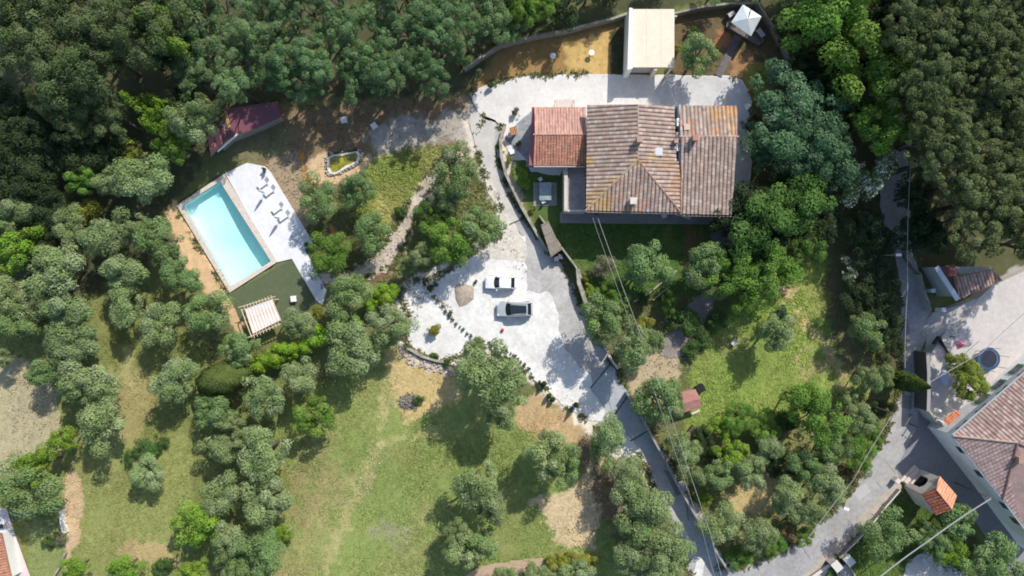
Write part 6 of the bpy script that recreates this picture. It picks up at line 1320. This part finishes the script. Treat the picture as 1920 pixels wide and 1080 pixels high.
for k, (s, z, m) in enumerate([(1.6, 5.15, brown), (4.6, 5.15, brown), (6.0, 3.6, green), (8.6, 3.6, green), (7.9, 5.15, brown), (11.4, 3.6, green), (11.2, 5.15, brown)]):
    c = Ai+d1*s+n1*.02; b = MB(); b.box((c.x, c.y, z), (.8, .12, 1.0 if z < 5 else .5), a1); o = under(b.build('window', glass2), farm)
    for sg in (-1, 1):
        b = MB(); cc = c+d1*sg*.62+n1*.06; b.box((cc.x, cc.y, z), (.45, .07, 1.05 if z < 5 else .6), a1)
        b.build('shutter', m, o)
d2 = (Ci-Ai).normalized(); a2 = math.atan2(d2.y, d2.x)
for s, z in [(2.6, 4.2), (6.2, 4.1)]:
    c = Ai+d2*s+n2_*.02; b = MB(); b.box((c.x, c.y, z), (.9, .12, 1.2), a2); under(b.build('window', glass2), farm)
d3 = (Di-Ci).normalized(); a3 = math.atan2(d3.y, d3.x)
for s, z in [(1.9, 4.2), (4.2, 4.1)]:
    c = Ci+d3*s+n3*.02; b = MB(); b.box((c.x, c.y, z), (.9, .12, 1.2), a3); under(b.build('window', brown if s > 4 else glass2), farm)
b = MB(); b.box((P(1913, 862, 7.9)[0], P(1913, 862, 7.9)[1], 7.4), (.7, .7, 1.6)); ch = under(b.build('chimney', BR_), farm)
# porch with orange tiles
t = empty('porch', P(1790, 783, 2), label='small porch with bright orange and cream tiles on the farmhouse front', cat='porch'); b = MB()
slope(b, [P(1768, 788, 4.2), P(1778, 798, 4.5), P(1802, 777, 4.5), P(1791, 768, 4.2)], [(.72, .24, .11), (.66, .21, .10)], row=.30, tl=.4, amp=.05, lichen=None, thick=.08); under(b.build('roof', TILE), t)
for x, y in [(1770, 787), (1790, 770)]: b = MB(); X, Y, _ = P(x, y, 4.1); b.box((X, Y, 3.05), (.14, .14, 2.1)); under(b.build('post', WM), t)
# trampoline
t = empty('trampoline', P(1846, 672, 2.0), label='round blue edged trampoline in front of the farmhouse', cat='trampoline')
r0, r1 = 1.02, 1.38; b = MB(); n = 28
for k in range(n):
    a, c = 6.283*k/n, 6.283*(k+1)/n; b.face([(r0*math.cos(a), r0*math.sin(a), .8), (r1*math.cos(a), r1*math.sin(a), .78), (r1*math.cos(c), r1*math.sin(c), .78), (r0*math.cos(c), r0*math.sin(c), .8)])
link('blue_pad', b.build('blue_pad', mat('trampoline_pad', (.035, .085, .17), .6)).data, t)
b = MB(); b.face([(r0*math.cos(6.283*k/n), r0*math.sin(6.283*k/n), .76) for k in range(n)]); link('jumping_mat', b.build('jumping_mat', mat('jump_mat', (.025, .03, .055), .6)).data, t)
for k in range(6):
    a = 6.283*k/6+.3; b = MB(); b.tube([(r1*math.cos(a), r1*math.sin(a), 0), (r1*math.cos(a), r1*math.sin(a), 2.4)], .03, 5); link('pole', b.build('pole', mat('blue_pole', (.05, .08, .2))).data, t)
# little things in the courtyard
def simple(name, x, y, z, label, cat, parts, rz=0):
    t = empty(name, P(x, y, z), rz, label=label, cat=cat)
    for pn, fn, m in parts: b = MB(); fn(b); link(pn, b.build(pn, m).data, t)
    return t
pink = mat('pink_fabric', (.80, .22, .32), .7)
simple('toy_tent', 1800, 645, 2.0, 'bright pink toy tent above the courtyard tree', 'toy', [('canvas', lambda b: [b.face([(math.cos(a)*.55, math.sin(a)*.5, 0), (math.cos(a+1.0472)*.55, math.sin(a+1.0472)*.5, 0), (.1, 0, .8)]) for a in [k*1.0472 for k in range(6)]], pink), ('hem', lambda b: b.box((0, 0, .03), (.9, .8, .05)), mat('pale_pink', (.8, .5, .5)))])
simple('washing_line', 1778, 630, 1.4, 'dark green rotary drying rack on the courtyard ramp', 'clothes rack', [('arm', lambda b: (b.box((0, 0, 1.2), (1.3, .08, .05), .2), b.box((0, 0, 1.2), (.7, .05, .05), 1.2)), green), ('pole', lambda b: b.tube([(0, 0, 0), (0, 0, 1.2)], .04, 6), green)])
simple('plunge_tub', 1769, 708, 2.0, 'pale blue plastic tub behind the grey courtyard wall', 'tub', [('shell', lambda b: b.prism([(math.cos(a)*.5, math.sin(a)*.95) for a in [k*.5236 for k in range(12)]], 0, .45), mat('pale_blue_plastic', (.55, .62, .78), .4)), ('inner', lambda b: b.prism([(math.cos(a)*.38, math.sin(a)*.8) for a in [k*.5236 for k in range(12)]], .452, .47), mat('tub_inside', (.62, .70, .86), .4))])
wall('dark timber fence stub slanting across the courtyard garden', [(1763, 632), (1772, 650), (1782, 668)], .5, .16, m=mat('dark_fence', (.055, .06, .045)), cap=mat('dark_fence'), name='timber_fence', z0=1.6)
wall('short dark fence branch beside the yellow verge of the courtyard', [(1763, 632), (1754, 645)], .5, .14, m=mat('dark_fence'), cap=mat('dark_fence'), name='timber_fence', z0=1.6)
for k, (x, y) in enumerate([(1748, 738), (1752, 768)]):
    simple('garden_statue', x, y, 2.0, ['upper', 'lower'][k]+' white ornament beside the grey courtyard wall', 'ornament', [('plinth', lambda b: b.box((0, 0, .25), (.5, .5, .5)), WM), ('figure', lambda b: b.lathe([(.2, .5), (.12, .8), (.22, 1.1), (.05, 1.3)], (0, 0, 0), 8), WM)])
rubble_m = MB(); 
# shed with tiled roof beside the lane
t = empty('tiled_outhouse', P(1815, 545, 1.5), label='low outhouse with an old tiled roof and white fascia under the pines', cat='outbuilding'); b = MB()
slope(b, [P(1797, 562, 4.3), P(1877, 524, 4.3), P(1862, 505, 5.0), P(1790, 520, 5.0)], [(.46, .31, .25), (.40, .26, .21), (.50, .36, .29), (.44, .24, .19)], row=.40, seed=31, amp=.06, down=(.45, -.9)); under(b.build('roof', TILE), t)
b = MB(); a0_, a1_ = P(1758, 500, 4.9), P(1794, 562, 4.4); b.box(((a0_[0]+a1_[0])/2, (a0_[1]+a1_[1])/2, 4.6), (math.dist(a0_[:2], a1_[:2]), .55, .14), math.atan2(a1_[1]-a0_[1], a1_[0]-a0_[0])); under(b.build('fascia', mat('pale_fascia', (.62, .66, .68))), t)
b = MB(); b.prism([P(x, y, 4.1)[:2] for x, y in [(1796, 556), (1866, 525), (1858, 500), (1765, 500)]], 0, 4.1); under(b.build('wall', PLAST2), t)
b = MB(); b.poly([P(x, y, 4.5) for x, y in [(1762, 500), (1795, 558), (1806, 552), (1800, 520), (1790, 496)]]); under(b.build('flat_roof', mat('maroon_dark', (.15, .065, .06))), t)
for k, (x, y, z) in enumerate([(1737, 545, 0), (1756, 580, 1.0)]): simple('gate_pillar', x, y, z, ['upper', 'lower'][k]+' pale gate pillar of the farmhouse drive', 'gate pillar', [('shaft', lambda b: b.box((0, 0, .7), (.4, .4, 1.4)), PLAST), ('cap', lambda b: b.box((0, 0, 1.44), (.5, .5, .08)), WM)])

# shrine with red roof beside the lane
t = shrine = empty('wayside_shrine', P(1725, 905), label='small wayside shrine with red gabled roof and a dark arched opening', cat='shrine')
g0, g1 = P(1756, 918, 5.2), P(1785, 954.5, 5.2); l0, l1 = P(1728, 926, 4.2), P(1755, 966, 4.2); r0_, r1_ = P(1761, 892, 4.2), P(1794, 929, 4.2)
b = MB(); slope(b, [g0, g1, r1_, r0_], [(.68, .30, .17), (.64, .28, .16), (.70, .33, .19)], row=.36, amp=.012, var=.05, seed=41, thick=.1); slope(b, [g1, g0, l0, l1], [(.40, .12, .065), (.46, .155, .08), (.36, .10, .055)], row=.40, amp=.07, var=.10, seed=42, thick=.1); ridge(b, g0, g1, (.62, .28, .16), .09)  # sunward slope tiles coloured paler, the other slope darker: painted light
under(b.build('roof', TILE), shrine)
cream = mat('cream_render', (.66, .57, .50), n=(1.2, .7, (.56, .48, .42)), n2=((4, .08),))
axis = (Vector(g1)-Vector(g0)).normalized(); v0 = Vector(l0)+axis*.15; v1 = Vector(r0_)+axis*.15; v2 = Vector(r1_)-axis*.2; v3 = Vector(l1)-axis*.2
cc = (v0+v1+v2+v3)/4; f4 = [v.lerp(cc, .05) for v in (v0, v1, v2, v3)]
fw = (f4[1]-f4[0]); fw.z = 0; fL = fw.length; fd = fw.normalized(); fn = Vector((-fd.y, fd.x, 0)); fn = fn if fn.x < 0 else -fn
dep = (f4[3]-f4[0]).length
b = MB()
def seg(u0, u1, z0, z1): # front wall pieces around the arch
    a = f4[0]+fd*u0; c = f4[0]+fd*u1; b.box(((a.x+c.x)/2-fn.x*.15, (a.y+c.y)/2-fn.y*.15, (z0+z1)/2), (u1-u0, .3, z1-z0), math.atan2(fd.y, fd.x))
mid_u = fL/2; ow = fL*.27; zs = 2.3
seg(0, mid_u-ow, 0, 4.0); seg(mid_u+ow, fL, 0, 4.0); seg(mid_u-ow, mid_u+ow, 0, .8)
for k in range(8):
    x0_ = -ow+2*ow*k/8; x1_ = -ow+2*ow*(k+1)/8; xm = (x0_+x1_)/2; seg(mid_u+x0_, mid_u+x1_, zs+math.sqrt(max(0, ow*ow-xm*xm)), 4.0)
a = f4[0]; c = f4[1]; ap = Vector(((a.x+c.x)/2, (a.y+c.y)/2, 5.0)); b.face([(a.x, a.y, 4.0), (c.x, c.y, 4.0), ap][::-1]); b.face([(a.x, a.y, 4.0), (c.x, c.y, 4.0), ap])
for p, q in ((f4[0], f4[3]), (f4[1], f4[2]), (f4[3], f4[2])):
    p2_ = p.lerp(q, .0); wall_seg(b, p2_+(q-p).normalized()*.32, q, 0, 4.02, .25)
under(b.build('wall', cream), shrine)
b = MB(); cI = (f4[0]+f4[1])/2-fn*(dep*.55); b.box((cI.x, cI.y, 2.0), (fL*.8, .1, 3.6), math.atan2(fd.y, fd.x)); under(b.build('niche', mat('niche_dark', (.05, .05, .055))), shrine)
b = MB(); cF = (f4[0]+f4[1])/2+fn*.5; b.box((cF.x, cF.y, .15), (fL*.9, .8, .3), math.atan2(fd.y, fd.x)); cF = (f4[0]+f4[1])/2+fn*.3; b.box((cF.x, cF.y, .40), (fL*.8, .5, .2), math.atan2(fd.y, fd.x)); under(b.build('step', cream), shrine)
b = MB(); e = f4[0]+fn*1.4-fd*.3; b.box((e.x, e.y, .5), (.6, .6, 1.0), math.atan2(fd.y, fd.x)); under(b.build('gatepost', cream), shrine)
# lane gate pillars at the bottom
for k, (x, y) in enumerate([(1558, 1052), (1581, 1042)]): simple('gate_pillar', x, y, 0, ['left', 'right'][k]+' pale gate pillar at the bottom below the lane', 'gate pillar', [('shaft', lambda b: b.box((0, 0, .8), (.85, 1.1, 1.6)), cream), ('cap', lambda b: b.box((0, 0, 1.64), (1.0, 1.3, .1)), mat('light_cap'))], rz=.7)
simple('entrance_gate', 1572, 1052, 0, 'dark metal gate between the two pale pillars at the bottom', 'gate', [('leaf', lambda b: b.box((0, 0, .7), (1.5, .06, 1.3)), mat('dark_trim'))], rz=.65)

# ---------------------------------------------------------------- lamps, poles, cables
def lamp(x, y, h, rz, label):
    X, Y, _ = P(x, y, h); t = empty('street_lamp', (X-math.cos(rz)*1.2, Y-math.sin(rz)*1.2, 0), rz, label=label, cat='street lamp', group='street lamps along the lane'); pm_ = mat('lamp_pole', (.30, .31, .32), .5, metal=.5)
    b = MB(); b.tube([(0, 0, 0), (0, 0, h-.4)], [.08, .05], 8); link('pole', b.build('pole', pm_).data, t); b = MB(); b.tube([(0, 0, h-.5), (.3, 0, h-.1), (.95, 0, h)], .035, 6); link('arm', b.build('arm', pm_).data, t)
    b = MB(); b.box((1.2, 0, h), (.62, .30, .13)); link('lamp_head', b.build('lamp_head', mat('lamp_shell', (.82, .82, .80), .4)).data, t)
lamp(1685, 478, 5.5, 0, 'street lamp over the shaded upper part of the lane'); lamp(1587, 954, 5.5, -.4, 'street lamp over the sunny lower bend of the lane')
cab = mat('cable_sheath', (.36, .36, .35), .6)
def cable(label, pts, r=.035):
    t = empty('overhead_cable', P(*pts[0]), label=label, cat='cable'); Wp = [Vector(P(*p)) for p in pts]; out = []
    for a, c in zip(Wp, Wp[1:]):
        for k in range(10): f = k/10; v = a.lerp(c, f); v.z -= .6*4*f*(1-f)*min(1, (c-a).length/30); out.append(v)
    out.append(Wp[-1]); b = MB(); b.tube(out, r, 5); under(b.build('wire', cab), t)
def pole(x, y, h, label, top=True):
    X, Y, _ = P(x, y, h); t = empty('utility_pole', (X, Y, 0), label=label, cat='pole'); b = MB(); b.tube([(0, 0, 0), (0, 0, h)], [.11, .07], 8); link('shaft', b.build('shaft', mat('timber_pole', (.17, .14, .11))).data, t)
    b = MB(); b.box((0, 0, h-.25), (.6, .07, .07)); link('crossarm', b.build('crossarm', mat('timber_pole')).data, t)
cable('thicker overhead cable from the villa eaves down across the garden', [(1121, 409, 5.4), (1187, 590, 7), (1255, 770, 7.2), (1332, 1000, 7.5), (1358, 1100, 7.5)], .028)
cable('thinner overhead cable left of the thick one, from the villa eaves', [(1111, 408, 5.4), (1176, 590, 7), (1240, 770, 7.2), (1318, 1000, 7.5), (1345, 1100, 7.5)], .018)
cable('overhead cable running down the shaded right hand lane', [(1708, 300, 7), (1702, 540, 7), (1697, 690, 7)], .028)
cable('overhead cable crossing the right garden down to the lane bend', [(1672, 780, 6.5), (1600, 900, 6.3), (1515, 1010, 6)], .035)
cable('overhead cable above the farmhouse trampoline and tree', [(1935, 575, 7), (1840, 662, 7), (1722, 730, 6.5)], .04)
cable('overhead cable between farmhouse wall and bottom lawn', [(1858, 935, 6.5), (1740, 1015, 6.5), (1640, 1090, 6.5)], .07)
pole(1236, 798, 6.5, 'utility pole beside the driveway olive'); pole(1676, 775, 6.6, 'utility pole at the lane edge below the cypress'); pole(1857, 934, 6.5, 'utility pole against the farmhouse side wall'); pole(1722, 731, 6.6, 'utility pole on the lane beside the cypress tip')
for k, (x, y) in enumerate([(1707, 779), (1698, 820), (1708, 835)]): 
    t = empty('manhole_cover', P(x, y, .03), label=['uppermost', 'small middle', 'lowest'][k]+' round manhole cover in the sunny lane', cat='manhole cover', group='manhole covers in the lane'); b = MB(); r = .28 if k != 1 else .16; b.lathe([(r, 0), (r, .012), (.01, .013)], (0, 0, 0), 14); link('lid', b.build('lid', mat('cast_iron', (.20, .20, .205), .6)).data, t)
simple('garden_post', 1706, 795, 0, 'thin dark post casting a shadow on the lane', 'post', [('shaft', lambda b: b.tube([(0, 0, 0), (0, 0, 1.6)], .07, 6), mat('dark_trim')), ('knob', lambda b: b.lathe([(.12, 0), (.14, .08), (.02, .2)], (0, 0, 1.6), 8), mat('dark_trim'))])

# everything built only to lend its mesh has no parent and no label: remove it
keep = {'sun', 'drone_camera'}
for o in list(C.objects):
    if o.type == 'MESH' and o.parent is None and 'label' not in o.keys() and 'kind' not in o.keys(): bpy.data.objects.remove(o)
